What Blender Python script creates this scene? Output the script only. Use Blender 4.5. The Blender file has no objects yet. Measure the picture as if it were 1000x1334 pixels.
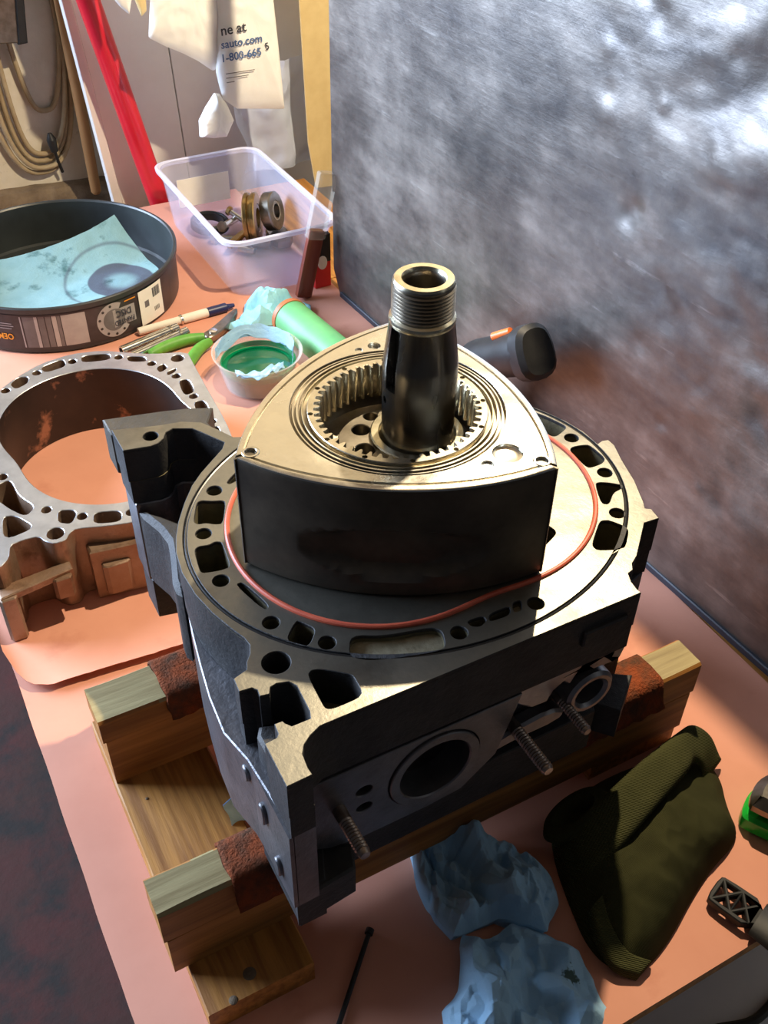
import bpy, bmesh, math, random
from mathutils import Vector, Matrix, noise
R_ = math.radians
S = 0.001                      # all coordinates below are millimetres
scene = bpy.context.scene
col = scene.collection

# ------------------------------------------------------------------ camera
YAW, PITCH, ROLL = 0.509, 0.714, 0.020
cam_d = bpy.data.cameras.new('camera'); cam = bpy.data.objects.new('camera', cam_d); col.objects.link(cam)
fw = Vector((math.sin(YAW)*math.cos(PITCH), math.cos(YAW)*math.cos(PITCH), -math.sin(PITCH)))
rt = Vector((math.cos(YAW), -math.sin(YAW), 0)); up = rt.cross(fw)
r2 = rt*math.cos(ROLL) + up*math.sin(ROLL); u2 = -rt*math.sin(ROLL) + up*math.cos(ROLL)
M = Matrix((r2, u2, -fw)).transposed().to_4x4(); M.translation = Vector((-0.2614, -0.4287, 0.4281))
cam.matrix_world = M
cam_d.sensor_fit = 'VERTICAL'; cam_d.sensor_height = 36; cam_d.lens = 36*1323.85/1334
cam_d.clip_start = 0.01; cam_d.clip_end = 50
scene.camera = cam

# ------------------------------------------------------------------ world and lights
w = bpy.data.worlds.new('world'); scene.world = w; w.use_nodes = True
w.node_tree.nodes['Background'].inputs[0].default_value = (0.62, 0.68, 0.85, 1)
w.node_tree.nodes['Background'].inputs[1].default_value = 0.042
def light(name, kind, loc, power, color, **k):
    d = bpy.data.lights.new(name, kind); d.energy = power; d.color = color
    for a, v in k.items(): setattr(d, a, v)
    o = bpy.data.objects.new(name, d); col.objects.link(o); o.location = [c*S for c in loc]
    return o
# bare warm bulb hung above the bench, just behind the steel sheet
light('hanging_bulb_offscreen', 'POINT', (357, 296, 700), 48, (1.0, 0.82, 0.56), shadow_soft_size=0.010)
# cool daylight from back left; opening past the back wall's end is added
dl = light('back_left_daylight_offscreen', 'AREA', (-1700, 1900, 650), 230, (0.60, 0.75, 1.0), shape='RECTANGLE', size=1.8, size_y=1.5)
dl.rotation_euler = (Vector((0.3, 0.3, 0)) - dl.location).to_track_quat('-Z', 'Y').to_euler()
vs = scene.view_settings
vs.view_transform = 'Standard'; vs.look = 'None'; vs.gamma = 1; vs.exposure = 0.2; vs.use_curve_mapping = False

# ------------------------------------------------------------------ materials
def pbr(name, c1, c2=None, scale=60, rough=0.5, rough2=None, metal=0.0, bump=0.0, bscale=None, stretch=(1,1,1),
        detail=6, lo=0.35, hi=0.65, c3=None, scale3=20, lo3=0.55, hi3=0.7, coat=0.0, spec=0.5, trans=0.0, dist=0.0):
    m = bpy.data.materials.new(name); m.use_nodes = True
    nt = m.node_tree; N = nt.nodes; L = nt.links; b = N['Principled BSDF']
    b.inputs['Metallic'].default_value = metal; b.inputs['Roughness'].default_value = rough
    b.inputs['Base Color'].default_value = (*c1, 1); b.inputs['Coat Weight'].default_value = coat
    b.inputs['Coat Roughness'].default_value = 0.12
    b.inputs['Specular IOR Level'].default_value = spec; b.inputs['Transmission Weight'].default_value = trans
    tc = N.new('ShaderNodeTexCoord'); mp = N.new('ShaderNodeMapping'); mp.inputs['Scale'].default_value = stretch
    L.new(tc.outputs['Object'], mp.inputs[0])
    def nz(s, d=detail):
        n = N.new('ShaderNodeTexNoise'); n.inputs['Scale'].default_value = s; n.inputs['Detail'].default_value = d
        n.inputs['Distortion'].default_value = dist
        n.inputs['Roughness'].default_value = 0.6; L.new(mp.outputs[0], n.inputs['Vector']); return n
    def rng(src, lo, hi, a, bb):
        r = N.new('ShaderNodeMapRange'); L.new(src, r.inputs[0]); r.inputs[1].default_value = lo; r.inputs[2].default_value = hi
        r.inputs[3].default_value = a; r.inputs[4].default_value = bb; return r.outputs[0]
    def mix(f, a, bb):
        x = N.new('ShaderNodeMix'); x.data_type = 'RGBA'; L.new(f, x.inputs[0])
        for i, v in ((6, a), (7, bb)):
            if isinstance(v, tuple): x.inputs[i].default_value = (*v, 1)
            else: L.new(v, x.inputs[i])
        return x.outputs[2]
    if c2 or rough2 is not None:
        n1 = nz(scale)
        if c2:
            out = mix(rng(n1.outputs[0], lo, hi, 0, 1), c1, c2)
            if c3:
                n3 = nz(scale3); out = mix(rng(n3.outputs[0], lo3, hi3, 0, 1), out, c3)
            L.new(out, b.inputs['Base Color'])
        if rough2 is not None:
            L.new(rng(n1.outputs[0], lo, hi, rough, rough2), b.inputs['Roughness'])
    if bump:
        nb = nz(bscale or scale*3); bp = N.new('ShaderNodeBump'); bp.inputs['Strength'].default_value = 1
        bp.inputs['Distance'].default_value = bump*S
        L.new(nb.outputs[0], bp.inputs['Height']); L.new(bp.outputs[0], b.inputs['Normal'])
    return m
def clear(name, colr, fac=0.3, rough=0.15):
    m = bpy.data.materials.new(name); m.use_nodes = True; nt = m.node_tree; N = nt.nodes; L = nt.links
    b = N['Principled BSDF']; b.inputs['Base Color'].default_value = (*colr, 1); b.inputs['Roughness'].default_value = rough
    t = N.new('ShaderNodeBsdfTransparent'); t.inputs[0].default_value = (*[0.6+0.4*c for c in colr], 1)
    x = N.new('ShaderNodeMixShader'); x.inputs[0].default_value = fac
    L.new(t.outputs[0], x.inputs[1]); L.new(b.outputs[0], x.inputs[2])
    L.new(x.outputs[0], N['Material Output'].inputs[0]); return m
def knit(name, c1, c2, freq=700, axis='X', bump=0.6, rough=0.95):
    m = pbr(name, c1, c2, scale=40, rough=rough, spec=0.1); N = m.node_tree.nodes; L = m.node_tree.links
    tc = N.new('ShaderNodeTexCoord')
    wv = N.new('ShaderNodeTexWave'); wv.bands_direction = axis; wv.inputs['Scale'].default_value = freq/6.28
    wv.inputs['Distortion'].default_value = 1.2; wv.inputs['Detail'].default_value = 2; wv.inputs['Detail Scale'].default_value = 3
    L.new(tc.outputs['Object'], wv.inputs[0])
    bp = N.new('ShaderNodeBump'); bp.inputs['Distance'].default_value = bump*S; bp.inputs['Strength'].default_value = 1
    L.new(wv.outputs[1], bp.inputs['Height']); L.new(bp.outputs[0], N['Principled BSDF'].inputs['Normal'])
    return m
def wood(name, c1, c2, axis, rough=0.6, scale=90, dirt=(0.05, 0.03, 0.02)):
    st = [1, 1, 1]; st[axis] = 0.06
    return pbr(name, c1, c2, scale=scale, rough=rough, stretch=tuple(st), lo=0.38, hi=0.62, c3=dirt, scale3=28, lo3=0.58, hi3=0.75, bump=0.5, bscale=150)
MT = dict(
    paper   = pbr('salmon_paper', (0.70, 0.33, 0.23), (0.64, 0.29, 0.20), scale=9, rough=0.8, spec=0.2, bump=0.25, bscale=25, c3=(0.55, 0.22, 0.15), scale3=14, lo3=0.6, hi3=0.8),
    floor   = pbr('painted_concrete', (0.036, 0.023, 0.018), (0.060, 0.021, 0.018), scale=5, rough=0.85, spec=0.15, bump=1.5, bscale=60, c3=(0.024, 0.020, 0.018), scale3=9, lo3=0.45, hi3=0.6),
    plaster = pbr('beige_plaster', (0.74, 0.69, 0.58), (0.62, 0.56, 0.45), scale=12, rough=0.9, bump=1.2, bscale=40, c3=(0.30, 0.24, 0.16), scale3=30, lo3=0.62, hi3=0.75),
    ledge   = pbr('crumbling_ledge', (0.22, 0.16, 0.10), (0.12, 0.085, 0.055), scale=30, rough=0.95, bump=4, bscale=60),
    board   = pbr('white_painted_board', (0.76, 0.74, 0.71), (0.68, 0.65, 0.62), scale=8, rough=0.5, bump=0.4, bscale=30),
    ceil    = pbr('ceiling_boards', (0.10, 0.075, 0.05), (0.07, 0.05, 0.035), scale=8, rough=0.8),
    sheet   = None,
    iron    = pbr('machined_iron', (0.30, 0.285, 0.24), (0.17, 0.165, 0.14), scale=22, rough=0.34, rough2=0.46, metal=0.9, bump=0.12, bscale=300, c3=(0.13, 0.12, 0.10), scale3=16, lo3=0.54, hi3=0.72),
    cast    = pbr('cast_iron_black', (0.022, 0.022, 0.024), (0.045, 0.043, 0.042), scale=40, rough=0.62, metal=0.25, bump=0.8, bscale=250),
    castgrey= pbr('cast_grey', (0.11, 0.105, 0.095), (0.16, 0.15, 0.13), scale=30, rough=0.6, metal=0.4, bump=0.8, bscale=250),
    well    = pbr('water_jacket', (0.17, 0.145, 0.075), (0.09, 0.08, 0.05), scale=60, rough=0.7, metal=0.2, bump=0.8, bscale=200),
    recess  = pbr('recess_floor', (0.42, 0.38, 0.27), (0.26, 0.23, 0.15), scale=120, rough=0.55, metal=0.7, bump=0.5, bscale=300),
    alu     = pbr('aluminium_face', (0.60, 0.635, 0.68), (0.46, 0.485, 0.52), scale=40, rough=0.34, metal=0.9, bump=0.1, bscale=300),
    aludark = pbr('aluminium_casting', (0.20, 0.20, 0.215), (0.13, 0.13, 0.14), scale=35, rough=0.42, metal=0.8, bump=0.6, bscale=200),
    alulit  = pbr('aluminium_casting_lit', (0.36, 0.36, 0.375), (0.24, 0.24, 0.25), scale=30, rough=0.36, metal=0.85, bump=0.5, bscale=160),  # paler copy of the casting, highlights put into its colour
    stain   = pbr('stained_casting', (0.24, 0.14, 0.085), (0.36, 0.26, 0.19), scale=18, rough=0.5, metal=0.6, bump=0.7, bscale=180, c3=(0.12, 0.065, 0.04), scale3=30),
    bore    = pbr('worn_bore', (0.045, 0.036, 0.034), (0.06, 0.045, 0.04), scale=30, rough=0.4, metal=0.7, c3=(0.40, 0.22, 0.15), scale3=22, lo3=0.57, hi3=0.66),
    rotor   = pbr('oily_steel', (0.86, 0.83, 0.75), (0.66, 0.62, 0.52), scale=35, rough=0.17, rough2=0.30, metal=1.0, coat=0.25, bump=0.25, bscale=50),
    carbon  = pbr('carbon_flank', (0.060, 0.050, 0.040), (0.13, 0.105, 0.078), scale=22, rough=0.44, metal=0.5, bump=0.15, bscale=90),
    gear    = pbr('gear_steel', (0.80, 0.75, 0.62), (0.60, 0.55, 0.44), scale=90, rough=0.24, metal=1.0),
    shaft   = pbr('dark_journal_steel', (0.17, 0.155, 0.135), (0.09, 0.085, 0.08), scale=30, rough=0.2, rough2=0.34, metal=1.0, stretch=(1, 1, 0.35)),
    brass   = pbr('bright_ring', (0.80, 0.74, 0.56), (0.55, 0.50, 0.36), scale=120, rough=0.25, metal=1.0),
    black   = pbr('oil_black', (0.012, 0.012, 0.012), rough=0.3),
    seal    = pbr('orange_red_seal', (0.62, 0.12, 0.06), (0.50, 0.085, 0.045), scale=60, rough=0.45),
    stud    = pbr('bronzed_stud', (0.40, 0.33, 0.28), (0.26, 0.20, 0.17), scale=150, rough=0.38, metal=0.9),
    beam    = wood('old_pine_x', (0.44, 0.19, 0.042), (0.23, 0.088, 0.018), 0),
    beamtop = wood('weathered_pine', (0.36, 0.29, 0.13), (0.23, 0.17, 0.065), 0),
    plank   = wood('pine_plank', (0.50, 0.225, 0.045), (0.27, 0.105, 0.018), 1, scale=130),
    carpet  = pbr('carpet_scrap', (0.10, 0.055, 0.035), (0.30, 0.075, 0.03), scale=70, rough=1.0, spec=0.05, bump=3, bscale=420),
    blue    = pbr('blue_towel', (0.38, 0.62, 0.82), (0.33, 0.55, 0.75), scale=40, rough=0.9, spec=0.15, bump=0.5, bscale=350, c3=(0.06, 0.13, 0.15), scale3=13, lo3=0.68, hi3=0.76),
    bluelt  = pbr('pale_blue_towel', (0.34, 0.68, 0.78), (0.28, 0.58, 0.70), scale=40, rough=0.9, spec=0.15, bump=0.5, bscale=350, c3=(0.06, 0.15, 0.16), scale3=24, lo3=0.60, hi3=0.70),
    pan     = pbr('black_tub', (0.030, 0.036, 0.038), (0.022, 0.026, 0.027), scale=30, rough=0.38),
    bin     = clear('clear_bin_plastic', (0.84, 0.84, 0.97), 0.20, 0.2),
    binrim  = clear('clear_bin_rim', (0.85, 0.85, 0.97), 0.55, 0.2),
    bowl    = clear('clear_cup_plastic', (0.85, 0.83, 0.80), 0.25, 0.1),
    white   = pbr('white_card', (0.88, 0.84, 0.74), (0.82, 0.77, 0.66), scale=30, rough=0.7),
    bag     = pbr('white_bag', (0.94, 0.93, 0.90), (0.90, 0.89, 0.86), scale=14, rough=0.55, bump=0.4, bscale=50),
    kraft   = pbr('kraft_card', (0.72, 0.56, 0.27), (0.62, 0.46, 0.21), scale=20, rough=0.75),
    ink     = pbr('dark_ink', (0.04, 0.045, 0.06), rough=0.6),
    inkblue = pbr('blue_ink', (0.07, 0.14, 0.32), rough=0.6),
    red     = pbr('red_paint', (0.62, 0.012, 0.030), (0.55, 0.010, 0.025), scale=20, rough=0.32, coat=0.3),
    stick   = pbr('stick_wood', (0.46, 0.235, 0.085), (0.36, 0.17, 0.055), scale=60, rough=0.6, stretch=(1, 1, 0.08)),
    cordm   = pbr('tan_cord', (0.42, 0.33, 0.20), (0.34, 0.26, 0.15), scale=60, rough=0.7),
    dark    = pbr('dark_plastic', (0.011, 0.011, 0.012), (0.02, 0.02, 0.02), scale=60, rough=0.5, spec=0.35),
    darkred = pbr('red_brown_wood', (0.24, 0.045, 0.022), (0.18, 0.032, 0.015), scale=50, rough=0.4, stretch=(1, 1, 0.1), coat=0.2),
    redpk   = pbr('red_pack', (0.62, 0.02, 0.02), rough=0.4),
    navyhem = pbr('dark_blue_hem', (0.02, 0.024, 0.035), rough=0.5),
    castmid = pbr('cast_mid', (0.050, 0.046, 0.040), (0.085, 0.075, 0.06), scale=30, rough=0.6, metal=0.4, bump=0.8, bscale=250),
    navy    = pbr('navy_plastic', (0.02, 0.025, 0.10), rough=0.4),
    chrome  = pbr('chrome_tube', (0.75, 0.73, 0.68), (0.55, 0.53, 0.48), scale=60, rough=0.2, metal=1.0),
    steel   = pbr('used_steel', (0.32, 0.29, 0.24), (0.20, 0.17, 0.13), scale=60, rough=0.33, metal=1.0),
    bronze  = pbr('bronze_ring', (0.50, 0.33, 0.12), (0.30, 0.20, 0.08), scale=60, rough=0.3, metal=1.0),
    greenh  = pbr('green_grip', (0.13, 0.36, 0.035), (0.09, 0.27, 0.03), scale=60, rough=0.5),
    greent  = pbr('pale_green_tube', (0.13, 0.42, 0.16), (0.10, 0.35, 0.14), scale=30, rough=0.5),
    liquid  = pbr('green_liquid', (0.0, 0.10, 0.034), rough=0.06, coat=0.6),
    greencl = clear('green_tool_plastic', (0.02, 0.55, 0.06), 0.75, 0.15),
    olive   = knit('olive_knit', (0.062, 0.062, 0.024), (0.05, 0.05, 0.02), 2600, 'X'),
    olivec  = knit('olive_knit_cuff', (0.07, 0.07, 0.027), (0.056, 0.057, 0.022), 1900, 'DIAGONAL'),
    carton  = pbr('pale_carton', (0.70, 0.72, 0.78), (0.60, 0.62, 0.68), scale=6, rough=0.8, c3=(0.30, 0.30, 0.32), scale3=10, lo3=0.66, hi3=0.74),
    labelbk = pbr('label_black', (0.020, 0.018, 0.018), (0.045, 0.035, 0.035), scale=40, rough=0.35),
    labelgy = pbr('label_grey', (0.45, 0.42, 0.40), (0.33, 0.30, 0.29), scale=25, rough=0.4),
    labelmd = pbr('label_mid_grey', (0.17, 0.155, 0.15), (0.11, 0.10, 0.10), scale=30, rough=0.4),
    orange  = pbr('label_orange', (0.80, 0.30, 0.02), rough=0.4),
    towbar  = pbr('blue_tape', (0.36, 0.66, 0.95), (0.31, 0.60, 0.88), scale=60, rough=0.8),
)

# scuffed, dented steel sheet
def sheet_mat():
    m = bpy.data.materials.new('scuffed_steel_sheet'); m.use_nodes = True; nt = m.node_tree; N = nt.nodes; L = nt.links
    b = N['Principled BSDF']; b.inputs['Metallic'].default_value = 0.9
    tc = N.new('ShaderNodeTexCoord')
    def nz(s, st, d=8, rot=0):
        mp = N.new('ShaderNodeMapping'); mp.inputs['Scale'].default_value = st; mp.inputs['Rotation'].default_value = (rot, 0, 0)
        L.new(tc.outputs['Object'], mp.inputs[0])
        n = N.new('ShaderNodeTexNoise'); n.inputs['Scale'].default_value = s; n.inputs['Detail'].default_value = d
        n.inputs['Roughness'].default_value = 0.65; L.new(mp.outputs[0], n.inputs['Vector']); return n
    big = nz(4.0, (1, 1, 1), 5); streak = nz(11, (1, 0.55, 1.8), 10, 0.95); fine = nz(45, (1, 0.10, 1.6), 8, 0.95); blot = nz(16, (1, 1, 1), 10)
    ma = N.new('ShaderNodeMath'); ma.operation = 'MULTIPLY_ADD'; L.new(streak.outputs[0], ma.inputs[0]); ma.inputs[1].default_value = .45
    mb_ = N.new('ShaderNodeMath'); mb_.operation = 'MULTIPLY'; L.new(big.outputs[0], mb_.inputs[0]); mb_.inputs[1].default_value = .35; L.new(mb_.outputs[0], ma.inputs[2])
    mc = N.new('ShaderNodeMath'); mc.operation = 'MULTIPLY_ADD'; L.new(blot.outputs[0], mc.inputs[0]); mc.inputs[1].default_value = .2; L.new(ma.outputs[0], mc.inputs[2])
    cr = N.new('ShaderNodeValToRGB'); e = cr.color_ramp.elements
    e[0].position = 0.36; e[0].color = (0.082, 0.078, 0.080, 1); e[1].position = 0.68; e[1].color = (0.34, 0.305, 0.27, 1)
    q = e.new(.5); q.color = (0.165, 0.150, 0.138, 1)
    L.new(mc.outputs[0], cr.inputs[0])
    # pale scuffs along the grinding direction
    sc = N.new('ShaderNodeMapRange'); L.new(fine.outputs[0], sc.inputs[0]); sc.inputs[1].default_value = .62; sc.inputs[2].default_value = .80
    s2 = N.new('ShaderNodeMapRange'); L.new(blot.outputs[0], s2.inputs[0]); s2.inputs[1].default_value = .48; s2.inputs[2].default_value = .62
    s3 = N.new('ShaderNodeMath'); s3.operation = 'MULTIPLY'; L.new(sc.outputs[0], s3.inputs[0]); L.new(s2.outputs[0], s3.inputs[1])
    mx = N.new('ShaderNodeMix'); mx.data_type = 'RGBA'; L.new(s3.outputs[0], mx.inputs[0]); L.new(cr.outputs[0], mx.inputs[6]); mx.inputs[7].default_value = (0.50, 0.48, 0.45, 1)
    L.new(mx.outputs[2], b.inputs['Base Color'])
    r = N.new('ShaderNodeMapRange'); L.new(mc.outputs[0], r.inputs[0]); r.inputs[1].default_value = .38; r.inputs[2].default_value = .64
    r.inputs[3].default_value = 0.36; r.inputs[4].default_value = 0.50; L.new(r.outputs[0], b.inputs['Roughness'])
    b2 = N.new('ShaderNodeBump'); b2.inputs['Distance'].default_value = 0.0003; L.new(fine.outputs[0], b2.inputs['Height'])
    b1 = N.new('ShaderNodeBump'); b1.inputs['Distance'].default_value = 0.0010; L.new(blot.outputs[0], b1.inputs['Height'])
    L.new(b2.outputs[0], b1.inputs['Normal']); L.new(b1.outputs[0], b.inputs['Normal'])
    return m
MT['sheet'] = sheet_mat()

# ------------------------------------------------------------------ mesh helpers
def tag(o, label=None, cat=None, group=None, kind=None):
    if label: o['label'] = label
    if cat: o['category'] = cat
    if group: o['group'] = group
    if kind: o['kind'] = kind
    return o
def thing(name, label, cat, loc=(0, 0, 0), group=None):
    o = bpy.data.objects.new(name, None); col.objects.link(o); o.empty_display_size = 0.02
    o.location = [c*S for c in loc]; o['base'] = list(map(float, loc))
    return tag(o, label, cat, group)
class MB:
    def __init__(s): s.v = []; s.f = []; s.mi = []
    def add(s, v, f, mi=0, xf=None):
        k = len(s.v); s.v += [tuple(xf @ Vector(p)) if xf else tuple(p) for p in v]
        s.f += [tuple(i+k for i in q) for q in f]; s.mi += [mi]*len(f); return s
    def box(s, a, b, mi=0, xf=None):
        x0, y0, z0 = a; x1, y1, z1 = b
        v = [(x0,y0,z0),(x1,y0,z0),(x1,y1,z0),(x0,y1,z0),(x0,y0,z1),(x1,y0,z1),(x1,y1,z1),(x0,y1,z1)]
        return s.add(v, [(0,3,2,1),(4,5,6,7),(0,1,5,4),(1,2,6,5),(2,3,7,6),(3,0,4,7)], mi, xf)
    def loops(s, ls, mi=0, closed=True, cap0=False, cap1=False, xf=None):
        n = len(ls[0]); v = [p for l in ls for p in l]; f = []
        for i in range(len(ls)-1):
            for j in range(n if closed else n-1):
                k = (j+1) % n; f.append((i*n+j, i*n+k, (i+1)*n+k, (i+1)*n+j))
        if cap0: f.append(tuple(range(n))[::-1])
        if cap1: f.append(tuple((len(ls)-1)*n+j for j in range(n)))
        return s.add(v, f, mi, xf)
    def lathe(s, prof, n=48, c=(0, 0, 0), mi=0, cap0=False, cap1=False, xf=None):
        ls = [[(c[0]+r*math.cos(2*math.pi*j/n), c[1]+r*math.sin(2*math.pi*j/n), c[2]+z) for j in range(n)] for r, z in prof]
        return s.loops(ls, mi, True, cap0, cap1, xf)
    def tube(s, path, r, n=10, mi=0, caps=True, closed=False):
        P = [Vector(p) for p in path]; ls = []; m = len(P); up = None
        for i, p in enumerate(P):
            a = P[(i-1) % m] if (closed or i > 0) else p; b = P[(i+1) % m] if (closed or i < m-1) else p
            t = (b-a).normalized()
            if up is None: up = Vector((0, 0, 1)) if abs(t.z) < .9 else Vector((1, 0, 0))
            x = t.cross(up).normalized(); up = x.cross(t).normalized()
            rr = r[i] if isinstance(r, (list, tuple)) else r
            ls.append([tuple(p + (x*math.cos(2*math.pi*j/n) + up*math.sin(2*math.pi*j/n))*rr) for j in range(n)])
        if closed: ls.append(ls[0])
        return s.loops(ls, mi, True, caps and not closed, caps and not closed)
    def poly(s, outer, holes, z0, z1, bevel=0, mi=0, xf=None):
        v, f = fill(outer, holes, z0, z1, bevel); return s.add(v, f, mi, xf)
    def build(s, name, mats, parent=None, base=None, ang=0.6, matfn=None, weld=0.004, recalc=True, smooth=True):
        if base is None: base = tuple(parent['base']) if parent and 'base' in parent else (0, 0, 0)
        me = bpy.data.meshes.new(name)
        me.from_pydata([tuple((p[i]-base[i])*S for i in range(3)) for p in s.v], [], s.f)
        if not isinstance(mats, (list, tuple)): mats = [mats]
        for m in mats: me.materials.append(m)
        me.polygons.foreach_set('material_index', s.mi)
        bm = bmesh.new(); bm.from_mesh(me)
        if weld: bmesh.ops.remove_doubles(bm, verts=bm.verts, dist=weld*S)
        if recalc: bmesh.ops.recalc_face_normals(bm, faces=bm.faces)
        if matfn:
            for q in bm.faces:
                c = q.calc_center_median()/S + Vector(base); q.material_index = matfn(c, q.normal)
        for q in bm.faces: q.smooth = smooth
        if smooth:
            for e in bm.edges:
                if len(e.link_faces) == 2 and e.calc_face_angle(0) > ang: e.smooth = False
        bm.to_mesh(me); bm.free()
        o = bpy.data.objects.new(name, me); col.objects.link(o)
        if parent: o.parent = parent; o['base'] = list(map(float, base))
        else: o.location = [c*S for c in base]
        return o
def curve_mesh(cu):
    ob = bpy.data.objects.new('tmp', cu); me = bpy.data.meshes.new_from_object(ob)
    v = [tuple(q.co) for q in me.vertices]; f = [tuple(p.vertices) for p in me.polygons]
    bpy.data.objects.remove(ob); bpy.data.curves.remove(cu); bpy.data.meshes.remove(me); return v, f
def fill(outer, holes, z0, z1, bevel=0):
    cu = bpy.data.curves.new('tmp', 'CURVE'); cu.dimensions = '2D'; cu.fill_mode = 'BOTH'
    h = (z1-z0)/2
    if bevel: cu.bevel_depth = bevel; cu.bevel_resolution = 0; cu.offset = -bevel
    cu.extrude = max(h-bevel, 0)
    for lp in [outer]+list(holes):
        sp = cu.splines.new('POLY'); sp.points.add(len(lp)-1)
        for i, p in enumerate(lp): sp.points[i].co = (p[0], p[1], 0, 1)
        sp.use_cyclic_u = True
    v, f = curve_mesh(cu); return [(a, b, c+(z0+z1)/2) for a, b, c in v], f
def text2d(body, size, align='CENTER', bold=0.0):
    cu = bpy.data.curves.new('tmp', 'FONT'); cu.body = body; cu.size = size; cu.align_x = align; cu.align_y = 'CENTER'; cu.offset = bold
    cu.resolution_u = 3
    return curve_mesh(cu)
def chaikin(p, k=2, c=0.25):
    for _ in range(k):
        q = []
        for i in range(len(p)):
            a, b = p[i], p[(i+1) % len(p)]
            q += [tuple(a[j]*(1-c)+b[j]*c for j in range(len(a))), tuple(a[j]*c+b[j]*(1-c) for j in range(len(a)))]
        p = q
    return p
def circle(cx, cy, r, n=32, ry=None, ph=0):
    return [(cx+r*math.cos(2*math.pi*i/n+ph), cy+(ry or r)*math.sin(2*math.pi*i/n+ph)) for i in range(n)]
def troch(d=0, sc=1.0, th=0, c=(0, 0), n=180):
    out = []
    for i in range(n):
        t = 2*math.pi*i/n
        x = 15*math.cos(3*t)+105*math.cos(t); y = 15*math.sin(3*t)+105*math.sin(t)
        dx = -45*math.sin(3*t)-105*math.sin(t); dy = 45*math.cos(3*t)+105*math.cos(t); l = math.hypot(dx, dy)
        x += d*dy/l; y -= d*dx/l; x *= sc; y *= sc
        out.append((c[0]+x*math.cos(th)-y*math.sin(th), c[1]+x*math.sin(th)+y*math.cos(th)))
    return out
def resample(p, n):
    L = [0]
    for i in range(len(p)): L.append(L[-1]+math.dist(p[i], p[(i+1) % len(p)]))
    out = []; k = 0
    for i in range(n):
        t = L[-1]*i/n
        while L[k+1] < t: k += 1
        u = (t-L[k])/max(1e-9, L[k+1]-L[k]); a, b = p[k], p[(k+1) % len(p)]
        out.append(tuple(a[j]*(1-u)+b[j]*u for j in range(len(a))))
    return out
def cyl_on(axis, c, prof, n=24):
    """lathe profile (r, t) along a world axis vector starting at c -> matrix"""
    q = Vector(axis).to_track_quat('Z', 'Y').to_matrix().to_4x4(); q.translation = Vector(c); return q
def cut(o, cutter):
    m = o.modifiers.new('b', 'BOOLEAN'); m.object = cutter; m.operation = 'DIFFERENCE'; m.solver = 'EXACT'; m.use_self = False
    try: m.material_mode = 'TRANSFER'
    except Exception: pass
    dg = bpy.context.evaluated_depsgraph_get(); dg.update()
    me = bpy.data.meshes.new_from_object(o.evaluated_get(dg)); o.modifiers.clear()
    old = o.data; o.data = me; me.name = old.name; bpy.data.meshes.remove(old)
    bm = bmesh.new(); bm.from_mesh(me)
    for e in bm.edges: e.smooth = not (len(e.link_faces) == 2 and e.calc_face_angle(0) > .5)
    bm.to_mesh(me); bm.free()
    d = cutter.data; bpy.data.objects.remove(cutter); bpy.data.meshes.remove(d)
def ridge(x, y, f, s=0.0, oc=3):
    v = 0; a = 1
    for i in range(oc):
        v += a*(1-2*abs(noise.noise(Vector((x*f+s, y*f-s, s*1.7+i*3))))); a *= 0.5; f *= 2.1
    return v/1.75
def facets(x, y, lam, seed, n=7):
    rnd = random.Random(int(seed*1000)); v = 0; wsum = 0
    wx = x+lam*.22*noise.noise(Vector((x/lam*.6, y/lam*.6, seed))); wy = y+lam*.22*noise.noise(Vector((x/lam*.6, y/lam*.6, seed+7)))
    for i in range(n):
        a = rnd.uniform(0, math.pi); l = lam*rnd.uniform(.55, 1.7); ph = rnd.random(); w_ = l/lam
        q = ((wx*math.cos(a)+wy*math.sin(a))/l+ph) % 1.0
        k = rnd.uniform(.25, .75); tri = q/k if q < k else (1-q)/(1-k)
        v += w_*tri; wsum += w_
    return max(0, min(1, (v/wsum-.5)*2.9+.5))
def crumple(outline, h, amp, lam, seed=1.0, M=220, n=60, z0=0.0, p=2.4, edge=5.0, cen=None, hf=None):
    """crumpled paper towel: sharp creases, lifted ragged hem"""
    o = resample(outline, M); cx = sum(q[0] for q in o)/M; cy = sum(q[1] for q in o)/M
    if cen: cx, cy = cen
    ls = []
    for i in range(n+1):
        t = i/n*0.99+0.01; row = []
        for x, y in o:
            px, py = cx+(x-cx)*t, cy+(y-cy)*t
            f1 = facets(px, py, lam, seed); f2 = facets(px, py, lam*.38, seed+3, 5)
            hem = edge*max(0, .35+noise.noise(Vector((x*.05, y*.05, seed+5))))*min(1, t*1.2)
            z = z0+.6+h*(1-t**p)*(.45+.55*f1)+amp*(.66*f1+.34*f2)*(.35+.65*min(1, (1-t)*5))+hem*(t**3)
            if hf: z += hf(px, py)
            s_ = .16*amp*(f1-.5)
            row.append((px+s_, py-s_, max(z, z0+.4)))
        ls.append(row)
    ls.append([(a+(cx-a)*.015, b+(cy-b)*.015, max(z0+.1, c-1.2)) for a, b, c in ls[-1]])
    ls.append([(cx+(x-cx)*.93, cy+(y-cy)*.93, z0) for x, y in o])
    mb = MB(); mb.loops(ls, 0, True, True, False)
    mb.f.append(tuple(len(ls)*M-M+j for j in range(M))); mb.mi.append(0)
    return mb
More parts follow.
